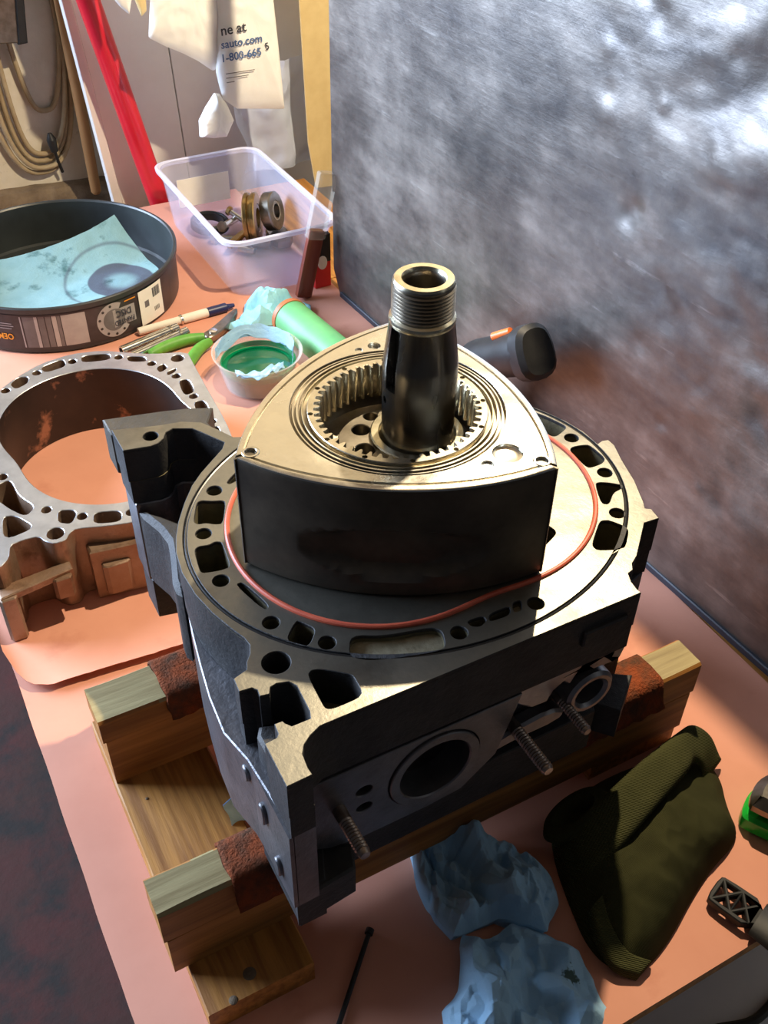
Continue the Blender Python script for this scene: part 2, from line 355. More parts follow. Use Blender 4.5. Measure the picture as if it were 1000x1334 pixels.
def puff(outline, h, amp, f, seed=1.0, M=150, n=26, z0=0.0, p=2.0, edge=1.0, cen=None):
    """crumpled soft thing lying on a flat base: outline (x, y), dome of height h broken by creases"""
    o = resample(outline, M); cx = sum(q[0] for q in o)/M; cy = sum(q[1] for q in o)/M
    if cen: cx, cy = cen
    ls = []
    for i in range(n+1):
        t = i/n*0.985+0.015; row = []
        for x, y in o:
            px, py = cx+(x-cx)*t, cy+(y-cy)*t
            dome = h*(1-t**p); cr = ridge(px, py, f, seed)
            e = min(1, (1-t)*6)
            z = z0+edge+dome*(0.75+0.25*cr)+amp*(0.5+0.5*cr)*(0.25+0.75*e)
            dx = noise.noise(Vector((px*f*2, py*f*2, seed+9)))*amp*.35*(0.3+0.7*e)
            row.append((px+dx, py+dx*.6, max(z, z0+.3)))
        ls.append(row)
    ls.append([(x, y, z0) for x, y in o])
    mb = MB(); mb.loops(ls, 0, True, True, False)
    mb.f.append(tuple(len(ls)*M-M+j for j in range(M))); mb.mi.append(0)
    return mb

ZB = -269.0      # bench surface

# ================================================================== THE SETTING
def struct(name, mb, mat, base=(0, 0, 0), **k):
    return tag(mb.build(name, mat, None, base, **k), kind='structure')
mb = MB().box((-2600, -1800, -1160), (1400, 1700, -1120)); struct('floor', mb, MT['floor'])
mb = MB().box((-260, 1300, -1120), (1400, 1360, 1500)); struct('wall_back', mb, MT['plaster'])  # left end cut short to let the back-left daylight lamp in
mb = MB().box((-2600, -1800, 1500), (1400, 1700, 1540)); struct('ceiling', mb, MT['ceil'])
mb = MB().box((1340, -1800, -1120), (1400, 1300, 1500)); struct('wall_right', mb, MT['plaster'])
# crumbling ledge along the foot of the plaster
ls = []
for i in range(41):
    x = -255+i*10.2; n1 = noise.noise(Vector((x*.03, 0, 3)))*6; z = -288-0.05*(x)+n1*.5
    ls.append([(x, 1300, z+4), (x, 1284+n1, z), (x, 1272+n1, z-16), (x, 1266+n1*.6, -420), (x, 1300, -420)])
mb = MB().loops(ls, 0, True, True, True); struct('trim_ledge', mb, MT['ledge'])
# white painted boards leaning in the corner
def board_poly(pts, y0, y1): 
    m = MB(); m.poly(pts, [], y0, y1, 1.0, xf=Matrix(((1,0,0,0),(0,0,1,0),(0,1,0,0),(0,0,0,1)))); return m
struct('wall_partition', board_poly([(68, 420), (142, -420), (255, -420), (218, 420)], 1180, 1204), MT['board'])
struct('wall_partition_panel', board_poly([(220, 420), (257, -420), (700, -420), (700, 420)], 1182, 1204), MT['board'])
struct('trim_casing', board_poly([(52, 420), (126, -420), (140, -420), (66, 420)], 1168, 1186), MT['board'])

# ================================================================== BENCH AND PAPER
t = thing('workbench', 'long timber workbench covered with salmon pink paper', 'workbench', (30, 420, -1120))
m = MB()
for k in range(4):
    y0 = -250+k*336; MB().box((-258, y0, -306), (420, y0+334, -270.2)).build('plank', MT['plank'], t)
for x in (-240, 340):
    for y in (-200, 1000): MB().box((x, y, -1120), (x+70, y+70, -306)).build('leg', MT['beam'], t)
for y in (-200, 1050): MB().box((-240, y+71, -400), (410, y+95, -306)).build('rail', MT['beam'], t)
def sheet(x0, x1, y0, y1, zfn, nx, ny, mat, name, label, th=0.5, xyfn=None):
    top = []
    for j in range(ny+1):
        row = []
        for i in range(nx+1):
            x = x0+(x1-x0)*i/nx; y = y0+(y1-y0)*j/ny
            if xyfn: x, y = xyfn(x, y, i/nx, j/ny)
            row.append((x, y, zfn(x, y)))
        top.append(row)
    m = MB(); m.loops(top, 0, False); m.loops([[(a, b, c-th) for a, b, c in r] for r in top], 0, False)
    W = nx+1; H = ny+1; off = W*H
    ring = [i for i in range(W)]+[j*W+W-1 for j in range(1, H)]+[(H-1)*W+i for i in range(W-2, -1, -1)]+[j*W for j in range(H-2, 0, -1)]
    for a, b in zip(ring, ring[1:]+ring[:1]): m.f.append((a, b, b+off, a+off)); m.mi.append(0)
    o = m.build(name, mat, None, ((x0+x1)/2, (y0+y1)/2, ZB), weld=0, ang=1.2)
    return tag(o, label, 'paper')
def zlow(x, y):
    e = max(0, -252-x); drop = e*e*0.002
    ef = max(0, -250-y)
    return ZB-drop-ef*ef*.004+0.15*noise.noise(Vector((x*.02, y*.02, 0)))-.1
sheet(-261, 322, -256, 330, zlow, 90, 80, MT['paper'], 'paper_sheet', 'salmon paper under the timber blocks and green knit hat',
      xyfn=lambda x, y, u, v: (x+(3*noise.noise(Vector((0, y*.012, 5))) if u < .02 else 0), y))
edge = [(-265, 264), (-261, 232), (-252, 208), (-237, 199), (-201, 197), (-157, 193), (-111, 190), (0, 186), (322, 176)]
def eY(x):
    for (a, b), (c, d) in zip(edge, edge[1:]):
        if a <= x <= c: return b+(d-b)*(x-a)/(c-a)
    return edge[-1][1]
def zup(x, y):
    d = y-eY(x); k = max(0, 1-d/70)
    lift = 7*k*k*max(0, min(1, (40-x)/120)) if d < 70 else 0
    return ZB+0.55+lift+0.3*noise.noise(Vector((x*.015, y*.015, 4)))*(1 if lift > .1 else .3)
sheet(-264, 300, 200, 1100, zup, 110, 120, MT['paper'], 'paper_sheet', 'upper salmon paper with torn curling edge beneath the loose rotor housing',
      xyfn=lambda x, y, u, v: (x, eY(x)+(1.2*noise.noise(Vector((x*.25, 3, 1))) if v == 0 else 0)+(1100-eY(x))*v**1.3))
ZP = ZB+0.9      # top of the upper paper

# ================================================================== STEEL SHEET
def px_of(y): return 325-0.043*y
m = MB(); top = []
NY, NZ = 300, 190
rnd = random.Random(5)
DENTS = [(rnd.uniform(-340, 330), rnd.uniform(-150, 430), rnd.uniform(4, 13), rnd.choice((-1, 1, 1))*rnd.uniform(.8, 2.6)) for _ in range(150)]
DENTS = [d for d in DENTS if d[0] < 300-(220-d[1])*.55]
def dent(y, z):
    d = 0
    k = max(0, min(1, (260-y)/420+(z-20)/700))
    d += 5*k*noise.noise(Vector((y*.022, z*.018, 1)))*max(0, noise.noise(Vector((y*.006, z*.006, 4)))+.5)
    d += 3.2*k*ridge(y, z, .02, 2.2, 2)
    for cy, cz, r, a in ((190, 60, 16, 3), (120, -10, 14, 3), (60, 60, 22, -4), (150, 150, 26, 4), (20, 120, 20, -4), (90, 190, 30, 5), (-30, 40, 24, 4), (230, 130, 20, -3), (10, -40, 14, 3), (-60, 150, 30, -4))+tuple(DENTS):
        q = ((y-cy)**2+(z-cz)**2)/r**2
        if q < 9: d += .55*a*math.exp(-q)
    return d+1.6*noise.noise(Vector((y*.006, z*.006, 9)))
for j in range(NZ+1):
    z = ZB+1.5+(320-ZB)*j/NZ; row = []
    for i in range(NY+1):
        y = 722-1100*(i/NY); 
        if z < ZB+34 and y > 688:      # clipped lower corner
            lim = 722-max(0, (ZB+34-z))*0.55; y = min(y, lim)
        row.append((px_of(y)+dent(y, z)*min(1, (722-y)/40), y, z))
    top.append(row)
m.loops(top, 0, False); m.loops([[(a+16, b, c) for a, b, c in r] for r in top], 0, False)
W = NY+1; off = W*(NZ+1)
ring = list(range(W))+[j*W+W-1 for j in range(1, NZ+1)]+[NZ*W+i for i in range(W-2, -1, -1)]+[j*W for j in range(NZ-1, 0, -1)]
for a, b in zip(ring, ring[1:]+ring[:1]): m.f.append((a, b, b+off, a+off)); m.mi.append(0)
so = m.build('steel_sheet', MT['sheet'], None, (318, 200, ZB+1.5), weld=0, ang=0.9); so['base'] = [318, 200, ZB+1.5]
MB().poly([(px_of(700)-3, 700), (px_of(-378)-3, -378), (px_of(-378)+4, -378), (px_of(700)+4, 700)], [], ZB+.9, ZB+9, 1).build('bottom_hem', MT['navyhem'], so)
tag(so, 'big grey dented and scuffed steel sheet standing on edge along the bench', 'steel sheet')

# ================================================================== TIMBER CRADLE
def timber(name, a, b, mats, label, seed, group=None, topmat=True, rag=0.8):
    """sawn timber with slightly worn, uneven edges"""
    x0, y0, z0 = a; x1, y1, z1 = b; ax = 0 if (x1-x0) > (y1-y0) else 1
    n = 28; ls = []
    for i in range(n+1):
        u = i/n; k = lambda q: rag*noise.noise(Vector((u*9, q, seed)))
        c = 2.0+1.4*abs(noise.noise(Vector((u*6, 7, seed)))) if topmat else 1.0
        if ax == 0:
            x = x0+(x1-x0)*u
            ls.append([(x, y0, z0), (x, y1, z0), (x, y1+k(1), z1-c), (x, y1-c+k(2), z1), (x, y0+c+k(3), z1), (x, y0+k(4), z1-c)])
        else:
            y = y0+(y1-y0)*u
            ls.append([(x0, y, z0), (x0+k(1), y, z1-c), (x0+c, y, z1), (x1-c, y, z1), (x1+k(2), y, z1-c), (x1, y, z0)])
    m = MB().loops(ls, 0, True, True, True)
    o = m.build(name, mats, None, ((x0+x1)/2, (y0+y1)/2, z0), ang=.5, matfn=(lambda c, nn: 1 if nn.z > .7 else 0) if len(mats) > 1 else None)
    return tag(o, label, 'timber', group)
bm2 = [MT['beam'], MT['beamtop']]
timber('plank', (-218, -133, ZB), (-143, 130, -245), [MT['plank']], 'wide flat pine plank with dark knot under the stacked beam ends', 3, topmat=False)
timber('plank', (120, -92, ZB), (205, 130, -245), [MT['plank']], 'flat pine plank hidden under the far ends of the beams beside the steel sheet', 4, topmat=False)
timber('beam', (-227, -96, -245), (205, -67, -203.3), [MT['beam']], 'lower near beam lying on the plank, under the ragged greenish beam', 5, topmat=False)
timber('beam', (-229, -96, -203), (208, -67, -170), bm2, 'upper near beam with ragged greenish weathered top and splintered end', 6, rag=1.4)
timber('beam', (-217, 63.5, -245), (205, 101, -193.3), [MT['beam']], 'lower far beam lying on the plank, beneath the smooth rounded beam', 7, topmat=False)
timber('beam', (-219, 63, -193), (208, 101, -170), bm2, 'upper far beam with smooth brown top and rounded end', 8)
o = [q for q in bpy.data.objects if q.get('label', '').startswith('wide flat pine')][0]; o['base'] = [-184.5, -1.5, ZB]
for x, y, r in ((-188, -120, 4.5), (-204, -131, 3), (-205, 40, 1.2)): MB().lathe([(.01, -244.2), (r*.7, -244.3), (r, -244.8), (r, -246)], 18, (x, y, 0)).build('knot', MT['ledge'], o)
def carpet(x0, x1, y0, y1, label, hang, seed):
    ls = []; n = 40
    path = [(y1+2.5, -178), (y1+2.6, -172), (y1+1, -168), (y1-3, -166.2)]+[(y1-3-(y1-y0-6)*k/6, -165.6) for k in range(1, 6)]+[(y0+3, -166.2), (y0-1, -168), (y0-2.8, -172)]+[(y0-3-1.2*k, -172-hang*k/5) for k in range(1, 6)]
    inner = [(y1+.6, -178), (y1+.6, -172), (y1-.6, -169.6)]+[(y1-2-(y1-y0-4)*k/7, -169.4) for k in range(0, 8)]+[(y0+.6, -169.6), (y0-.8, -172)]+[(y0-1-1.2*k, -172-hang*k/5) for k in range(1, 6)]
    for i in range(n+1):
        x = x0+(x1-x0)*i/n; row = []
        for k, (y, z) in enumerate(path+inner[::-1]):
            outer = k < len(path); q = noise.noise(Vector((x*.4, y*.4+z*.4, seed)))
            e = 2.5*noise.noise(Vector((y*.09, z*.09, seed+2))) if i in (0, n) else 0
            low = 4*noise.noise(Vector((x*.12, 0, seed))) if (z < -172-hang*.7 and y < y0) else 0
            row.append((x+e, y-(.5*q if outer else 0), z+(.35*q if outer else 0)+low))
        ls.append(row)
    m = MB().loops(ls, 0, True, True, True)
    return tag(m.build('carpet_strip', MT['carpet'], None, ((x0+x1)/2, (y0+y1)/2, -170), ang=2), label, 'carpet')
carpet(-180, -60, -96, -67, 'rusty brown carpet scrap folded over the ragged near beam', 22, 1)
carpet(-168, -60, 63, 101, 'rusty brown carpet scrap folded over the smooth far beam', 14, 2)
carpet(90, 168, -96, -67, 'rusty red carpet scrap on the beam end near the steel sheet', 20, 3)
# scrap of blue towel on the plank
m = MB(); ls = []
for i in range(9):
    u = i/8; ls.append([(-153+12*u-4*v*(1-u)+.8*math.sin(v*5+u*3), -12+1.6*math.sin(v*5+u*4), -244.8+(32+6*u-7*u*u)*v) for v in [k/8 for k in range(9)]])
m.loops(ls, 0, False); m.loops([[(a+.2, b+.6, c) for a, b, c in r] for r in ls], 0, False)
tag(m.build('towel_scrap', MT['towbar'], None, (-148, -12, -245), weld=0), 'small blue paper scrap standing on the plank against the engine', 'towel')

# ================================================================== ENGINE: LOWER IRON PLATE, ROTOR HOUSING, UPPER IRON PLATE
arm_out = [(-149.1, 168.9), (-118.1, 159.1), (-102.0, 156.1), (-89.8, 148.7), (-82.6, 135.7), (-76, 122)]
back = [(-2+155*math.cos(R_(a)), 1.5+131*math.sin(R_(a))) for a in range(116, 30, -6)]
right = [(128.1, 63.7), (136.5, 46.3), (143.2, 31.0), (147, 14), (147, -2), (152.1, -0.5), (156.6, -1.7), (156.5, -8.7), (150.3, -25.1), (143.9, -46.3), (134.9, -66.7),
         (131.8, -72.1), (134.9, -74.5), (133.4, -83.9), (122.1, -83.1), (98.0, -105.2), (91.1, -109.3), (88.1, -113.8), (83.4, -115.1), (80.5, -121.7), (79.6, -128.5), (80, -131.5)]
post = [(-117, -130.5), (-130.2, -130.5), (-137.3, -133.6), (-142.5, -137.3), (-145.6, -142.1), (-146.7, -150.8), (-146.4, -155.5), (-160.7, -156), (-160.1, -127.5)]
notch = [(-153.2, -126.9), (-151.5, -125.1), (-150.7, -118.4), (-146.1, -118.6), (-145.6, -120.5), (-143.2, -123.8), (-132.7, -123.9), (-131, -119.3),
         (-129.9, -100.7), (-132.5, -96.3), (-138.8, -94.3), (-142.7, -95.1), (-145, -99.2), (-150.3, -98.2), (-149.7, -93.8), (-151.7, -91), (-158.8, -90.2), (-158, -80.6)]
leftr = [(-149.3, -77.9), (-147.2, -72.8), (-143.5, -68.5), (-140.9, -62.2), (-141.6, -56.1), (-145.6, -45.4), (-150.5, -29.4), (-153.9, -11), (-154.6, 9.4), (-151.8, 27.9),
         (-147.1, 41.2), (-140.9, 54.2), (-131, 70.2), (-120.3, 84.9), (-110, 95.1), (-88, 113)]
arm_in = [(-84, 119), (-94, 137.5), (-98.2, 144.7), (-110.2, 150.9), (-116, 148.8), (-119.8, 142.7), (-124.9, 139.3), (-130.7, 138.3), (-149.2, 142)]
plate_outline = arm_out+back+right+post+notch+leftr+arm_in
def inset(pts, k): return [(x*(1-k/150), y*(1-k/140)) for x, y in pts]
P = lambda *a: chaikin(list(a), 2, 0.2)
pockets = [
    P((-121.5,-97.3),(-118.5,-94.7),(-113.3,-96.5),(-100.8,-107),(-99.9,-109.8),(-101,-123.5),(-119.3,-123.7),(-122.5,-122),(-123,-119.4)),
]
isl_pockets = [
    P((-123.9,66.6),(-120.5,67.4),(-114.6,63.5),(-109,61.4),(-107.1,58.7),(-116.5,39.9),(-121,41.5),(-125.7,45.5),(-130.5,46.4),(-132.3,49.8)),
    P((-141.1,24.7),(-137.8,26.9),(-131.4,25.1),(-127,26.3),(-123.7,24.3),(-124,19.7),(-126.8,1.2),(-132.8,1),(-139.2,2.4),(-143.5,3.9),(-144.4,6.6)),
    P((-130,-14.5),(-125.2,-14.5),(-119,-39.5),(-123,-41.8)),
    P((-98.9,77.5),(-98.4,74.5),(-91.2,76.2),(-81.9,85.3),(-85.6,87.2)),
    P((-110.3,-57.5),(-108,-60),(-103,-68.5),(-110.5,-76.9),(-114.5,-77.3),(-121.7,-68.4)),
    P((-24,-103.2),(-13.3,-104),(-13.7,-108.5),(-19.5,-110.2),(-23.8,-107.5)),
    P((-9.5,-104.4),(4.8,-104.4),(1.1,-110.5),(-12.9,-109.6)),
    P((112,74),(125,56),(127.4,53.7),(133.7,42.3),(139.4,26.7),(138.2,23.1),(126.9,18.6),(123.3,20.1),(121.9,29.4),(108,66)),
    P((125.5,1.3),(129.5,3.2),(137.5,1.4),(141.1,-.8),(141.5,-17.7),(135.9,-21.5),(125.5,-21.5),(124,-18.3),(124.6,-6.1)),
    P((118.4,-36.7),(122.6,-37.1),(129.1,-41.9),(133.4,-46.3),(131.4,-48.9),(122.9,-49.9),(113.3,-58.1),(109.3,-55.2)),
    P((95.8,-70.3),(99.4,-68.8),(103.8,-71.1),(108.8,-80.4),(107.8,-84.8),(97,-95.2),(92.8,-95.9),(79.5,-90.1),(79.1,-85.9),(81.7,-82.5)),
    P((44.8,-58.5),(64.8,-53.4),(67.1,-62),(65.4,-66),(45.3,-74.6),(32,-78)),
    P((-40,112),(-12,116),(-12,107),(-38,103)), P((14,116),(44,110),(42,101),(14,107)),
]
shallow = [P((-87.9,-82),(-70.7,-91.5),(-44.4,-97.8),(-40.3,-103.2),(-44.3,-113.5),(-49.8,-115),(-71.3,-108.8),(-87.4,-102.9),(-95.5,-95.5)),
           P((7.4,-103),(13.2,-103.5),(9.2,-110.5),(3.5,-110.3))]
hl = [(-109.3,73),(-130.6,36.6),(-136.4,-7.4),(-123.6,-52.3),(-101.9,-80.7),(-32.4,-108.6),(19.3,-109.9),(134.8,12.1),(131.4,-30.2),(112.5,-67.5),(-62,104),(0,112),(62,102),(100,86)]
isl_holes = [circle(x, y, 5.0, 24) for x, y in hl]
rim_holes = [circle(-127, 149.4, 5.3, 24), circle(-133, -80.8, 8.0, 32)]
ell = lambda a, b: circle(-2, 1.5, a, 128, b)
# bottom iron plate
t = thing('end_plate', 'black cast iron engine end plate lying lowest in the stack on the carpeted beams', 'engine plate', (0, 0, -165))
low = arm_out+back+right[:-3]+[(80, -122), (-110, -124), (-132, -128), (-140, -148), (-158, -148), (-158, -92), (-146, -78)]+leftr[1:]+arm_in
MB().poly(inset(low, 3), [], -165.2, -124.2, .8).build('body', MT['cast'], t)
MB().poly([(84, -112), (112, -96), (124, -104), (96, -126)], [], -158, -128, 1).build('lug', MT['cast'], t)
MB().poly([(-158, -150), (-118, -146), (-112, -130), (-150, -118)], [], -154, -125, 1.5).build('foot', MT['cast'], t)
# aluminium rotor housing in the stack
t = thing('rotor_housing', 'grey aluminium rotor housing clamped between iron plates, with round exhaust port and studs', 'engine housing', (0, 0, -124))
hsg = arm_out+back+right[:-8]+[(96, -96), (84, -112), (-128, -112), (-140, -124), (-146.4, -154.5), (-159.5, -155), (-163, -100), (-168, -76), (-166, -48), (-162, -22), (-157, 6), (-152, 28)]+leftr[10:]+arm_in
MB().poly(inset(hsg, 1.5), [], -124, -48.6, .8).build('body', MT['aludark'], t)
MB().poly(chaikin([(-149,141),(-140,136),(-118,104),(-128,76),(-147,42),(-152,52),(-143,82),(-138,104)], 1), [], -124, -52, 4).build('cast_web', MT['cast'], t)
XZ = Matrix(((1,0,0,0),(0,0,1,0),(0,1,0,0),(0,0,0,1)))     # 2-D (x, z) profile extruded along y
fl = MB().poly([(-147, -50), (2, -50), (-4, -72), (-12, -100), (-36, -121), (-60, -123.5), (-108, -123.5), (-128, -119), (-146, -108)],
   [circle(-57, -85, 31.6, 48), circle(-104.5, -76, 5.4, 20, 4.4), circle(-104.5, -92.5, 5.2, 20, 4)], -131, -112, .5, xf=XZ).build('exhaust_flange', MT['aludark'], t)
m = MB().lathe([(31, 0), (31, -20), (30.4, -20.6), (25, -20.6), (24.2, -19.6), (24, -12), (23, 14)], 56, xf=Matrix.Translation((-57, -112, -85)) @ Matrix.Rotation(R_(-90), 4, 'X'))
# axis: local z -> +y so -20 lies in front of the flange
m.build('exhaust_sleeve', MT['aludark'], t)
MB().lathe([(0.01, 0), (24, 0)], 40, xf=Matrix.Translation((-57, -112.5, -85)) @ Matrix.Rotation(R_(-90), 4, 'X')).build('port_throat', MT['bore'], t)
MB().poly([(-2, -50), (-2, -62), (14, -76), (27, -77), (31, -68), (37, -64), (43, -70), (47, -62), (52, -54), (66, -57), (74, -66), (82, -64), (86, -50)], [], -127, -111, 2, xf=XZ).build('flange_lip', MT['alulit'], t)
MB().poly(chaikin([(-10, -104), (6, -100), (36, -96), (50, -104), (44, -112), (10, -112), (-16, -116)], 1), [], -122, -111, 2, xf=XZ).build('lower_rib', MT['alulit'], t)
MB().poly(circle(60, -84, 18, 40), [circle(60, -84, 11, 32)], -130, -108, 2.2, xf=XZ).build('boss', MT['alulit'], t)
def stud(x, z, y0, y1, r):
    m = MB(); L = y0-y1; prof = [(r, 0), (r, L*.28)]; q = L*.28
    while q < L-3.5: prof += [(r*.80, q+.9), (r*.80, q+1.1), (r, q+1.9), (r, q+2.1)]; q += 2.1
    prof += [(r*.86, L-1.2), (r*.7, L), (0.01, L)]
    m.lathe(prof, 20, xf=Matrix.Translation((x, y0, z)) @ Matrix.Rotation(R_(90), 4, 'X')); m.build('stud', MT['stud'], t)
stud(-121, -83, -130.5, -164, 4.2); stud(8, -97, -112, -159, 4.4); stud(43, -90, -112, -150, 3.6)
MB().box((-161, -154, -122), (-158.6, -100, -50)).build('side_flange', MT['aludark'], t)
for (y, z, h) in ((-118, -66, 18), (-96, -58, 12), (-136, -95, 16)):
    MB().poly(chaikin([(y-4, z-h), (y+4, z-h), (y+4, z), (y-4, z)], 2), [], -163.5, -158, .8, xf=Matrix(((0,0,1,0),(1,0,0,0),(0,1,0,0),(0,0,0,1)))).build('casting_lug', MT['aludark'], t)
# upper iron plate
t = thing('intermediate_plate', 'machined cast iron engine side plate with water jacket holes under the triangular rotor', 'engine plate', (0, 0, -48))
mf = lambda c, n: 0 if n.z > .8 else 1
allh = pockets+isl_pockets+shallow+isl_holes+rim_holes
MB().poly(plate_outline, allh, -28, -2.6).build('body', [MT['well'], MT['cast']], t, matfn=lambda c, n: 0 if ((c.x+2)/149)**2+((c.y-1.5)/126)**2 < 1 else 1)
MB().poly(inset(plate_outline, .6), [], -48, -28).build('base', [MT['well'], MT['cast']], t, matfn=lambda c, n: 0 if n.z > .8 and c.z > -30 else 1)
MB().poly(plate_outline, pockets+rim_holes+[ell(148.2, 125.4)], -2.6, 0, .35).build('rim', [MT['iron'], MT['cast']], t, matfn=mf)
MB().poly(ell(145.8, 123.0), isl_pockets+shallow+isl_holes, -2.6, 0, .35).build('face', [MT['iron'], MT['cast']], t, matfn=mf)
MB().tube([(x, y, -1.6) for x, y in ell(147, 124.2)], 1.15, 8, closed=True).build('outer_seal', MT['black'], t)
for s in shallow: MB().poly(s, [], -28, -5).build('recess_floor', MT['recess'], t)
o = MB().tube([(x, y, .35) for x, y in troch(2.2)], 1.75, 10, closed=True).build('coolant_seal', MT['seal'], t); o['label'] = 'thin orange red rubber sealing ring'
m = MB(); m.poly([(-150, 170), (-149, 168.9), (-118, 159.3), (-102, 156.3), (-89.5, 149), (-82, 136), (-84, 152), (-74, 168), (-92, 176), (-110, 181), (-150, 190)], [], -40, -4, 1).build('cast_shelf', MT['castmid'], t)
m = MB(); m.poly(chaikin([(-156, -125), (-146, -121), (-139, -119), (-141, -101), (-156, -97)], 1), [], -46, -24, 2).build('post_web', MT['cast'], t)
# raised cast ridge and ears along the black front
MB().poly([(40, -14), (72, -14), (72, -26), (40, -26)], [], -134, -130, 1, xf=XZ).build('front_pad', MT['cast'], t)

# ================================================================== ECCENTRIC SHAFT
RC = (-15.0, -1.0)      # rotor centre
RT = 82.0               # rotor top
t = thing('eccentric_shaft', 'upright dark steel eccentric shaft with threaded tip and keyway', 'shaft', (0, 0, .2))
prof = [(22, 56), (22.3, 58), (22, 60), (22, 110), (21.6, 113), (18.7, 136.5), (19.0, 137.4), (19.2, 138.6), (18.9, 140), (17.3, 141.2)]
z = 141.6
while z < 158.6: prof += [(17.9, z+.8), (17.9, z+1.1), (16.8, z+1.9)]; z += 2.2
prof += [(17.6, 160.6), (17.4, 161.8), (16.5, 163), (12.6, 163), (11.4, 161.4), (10.9, 158), (10.9, 112), (.01, 112)]
o = MB().lathe(prof, 72, cap0=True).build('journal', [MT['shaft'], MT['brass'], MT['shaft'], MT['steel']], t, ang=.5,
    matfn=lambda c, n: 1 if (c.z > 161.2 and math.hypot(c.x, c.y) > 11) or 136.9 < c.z < 140.6 else (2 if c.z > 111 and math.hypot(c.x, c.y) < 11.3 else (3 if c.z > 140 else 0)))
ka = R_(-172)
kx = Matrix.Rotation(ka, 4, 'Z')
cm = MB(); cm.box((15.4, -4.4, 97), (30, 4.4, 136), 0, kx)
cm.lathe([(2.3, -20), (2.3, 20)], 20, cap0=True, cap1=True, xf=Matrix.Rotation(R_(-187), 4, 'Z') @ Matrix.Translation((22, 0, 88)) @ Matrix.Rotation(R_(90), 4, 'Y'))
c = cm.build('cutter', MT['shaft'], None, (0, 0, 0)); cut(o, c)
# lobe of the shaft inside the rotor
lob = [(RC[0]+15+x, RC[1]+1+y) for x, y in circle(-15, -1, 36.4, 72)]
m = MB(); m.poly(circle(RC[0], RC[1], 36.4, 72), [circle(-28, 21, 5.6, 28), circle(-35, 2, 6.2, 28), circle(-16, 31, 4.4, 24)], 48, 56, .5)
m.lathe([(36.2, 0), (36.2, 48)], 72, (RC[0], RC[1], 0.4), cap0=True, cap1=True)
m.build('lobe', MT['steel'], t)
MB().lathe([(29, 55.9), (29, 58.5), (28.2, 59.2), (24, 59.2), (22, 57)], 64).build('thrust_collar', MT['brass'], t)

# ================================================================== ROTOR
t = thing('rotor', 'three-cornered oily steel rotor with toothed gear ring standing on the iron plate', 'engine rotor', (RC[0], RC[1], .4))
RR, MID = 103.0, 76.0
ch = RR*math.cos(R_(60)); half = RR*math.sin(R_(60)); sag = MID-ch; ar = (half*half+sag*sag)/(2*sag); cdist = ar-MID   # arc centre lies at -cdist along flank normal
NA = 360
def rout(th):                      # polar outline; flank normals at 60, 180+60 ... apexes at 180, 300, 60
    k = (th-R_(180)) % R_(120); a = k-R_(60)     # angle from flank normal
    # |r e - (-cdist,0)| = ar
    return -cdist*math.cos(a)+math.sqrt(ar*ar-(cdist*math.sin(a))**2)
def rl(fr, z):
    return [(RC[0]+fr(2*math.pi*i/NA)*math.cos(2*math.pi*i/NA), RC[1]+fr(2*math.pi*i/NA)*math.sin(2*math.pi*i/NA), z(2*math.pi*i/NA) if callable(z) else z) for i in range(NA)]
def pocket(th, z):
    k = (th-R_(180)) % R_(120); a = (k-R_(60))*MID      # mm along flank from its middle
    zz = (z-33)
    u = (abs(a)/52)**3+(abs(zz)/(19-7*(abs(a)/52)**2))**4
    if u >= 1: return 0
    return 9*min(1, (1-u)*1.4)*(1-.3*(abs(a)/52))
ls = []
ls.append(rl(lambda th: 40, .4)); ls.append(rl(lambda th: rout(th)-3, .4))
zs = [1.2, 4, 8, 12, 16, 18, 20, 21.5, 23, 24.5, 26, 28, 31, 34, 38, 42, 45, 48, 50, 51.5, 53, 56, 60, 66, 72, 77, 80.6]
for z in zs: ls.append(rl(lambda th, z=z: rout(th)-pocket(th, z)-(.8 if z < 2 else 0), z))
nside = len(ls)
ls.append(rl(lambda th: rout(th)-.5, RT-.5)); ls.append(rl(lambda th: rout(th)-1.2, RT-.2)); ls.append(rl(lambda th: rout(th)-4.3, RT-.2))
ls.append(rl(lambda th: rout(th)-4.5, RT-1.8)); ls.append(rl(lambda th: rout(th)-6.0, RT-1.8)); ls.append(rl(lambda th: rout(th)-6.2, RT))
for q in (.25, .5, .75, 1): ls.append(rl(lambda th, q=q: (rout(th)-6.5)*(1-q)+64.0*q if rout(th)-6.5 > 64 else 64.0, RT))
for r, z in ((63.8, RT-.3), (63.7, RT-3.4), (59.9, RT-3.4), (59.8, RT-.2), (58.7, RT-.2), (58.6, RT-3.4), (53.9, RT-3.4), (53.8, RT-4), (50.5, RT-4), (50.3, 50), (38, 48), (38, 2), (40, .4)):
    ls.append(rl(lambda th, r=r: r, z))
body = MB().loops(ls).build('body', [MT['rotor'], MT['carbon'], MT['steel']], t, ang=.55,
    matfn=lambda c, n: 1 if (c.z < RT-.9 and math.hypot(c.x-RC[0], c.y-RC[1]) > 64 and c.z < RT-2.5) else (2 if (c.z < RT-1.2) else 0))
cm = MB(); slots = []
def cyl(x, y, r, z0, z1, n=28): cm.lathe([(r, z0), (r, z1)], n, (x, y, 0), cap0=True, cap1=True)
for k in range(3):
    a = R_(180+120*k); A = Matrix.Translation((RC[0], RC[1], 0)) @ Matrix.Rotation(a, 4, 'Z')
    p = A @ Vector((RR-9.5, 0, 0)); cyl(p.x, p.y, 5.2, RT-2.5, RT+5)
    slots.append(A)
    Bm = Matrix.Translation((RC[0], RC[1], 0)) @ Matrix.Rotation(a+R_(6), 4, 'Z')
    p = Bm @ Vector((RR-27, 0, 0)); 
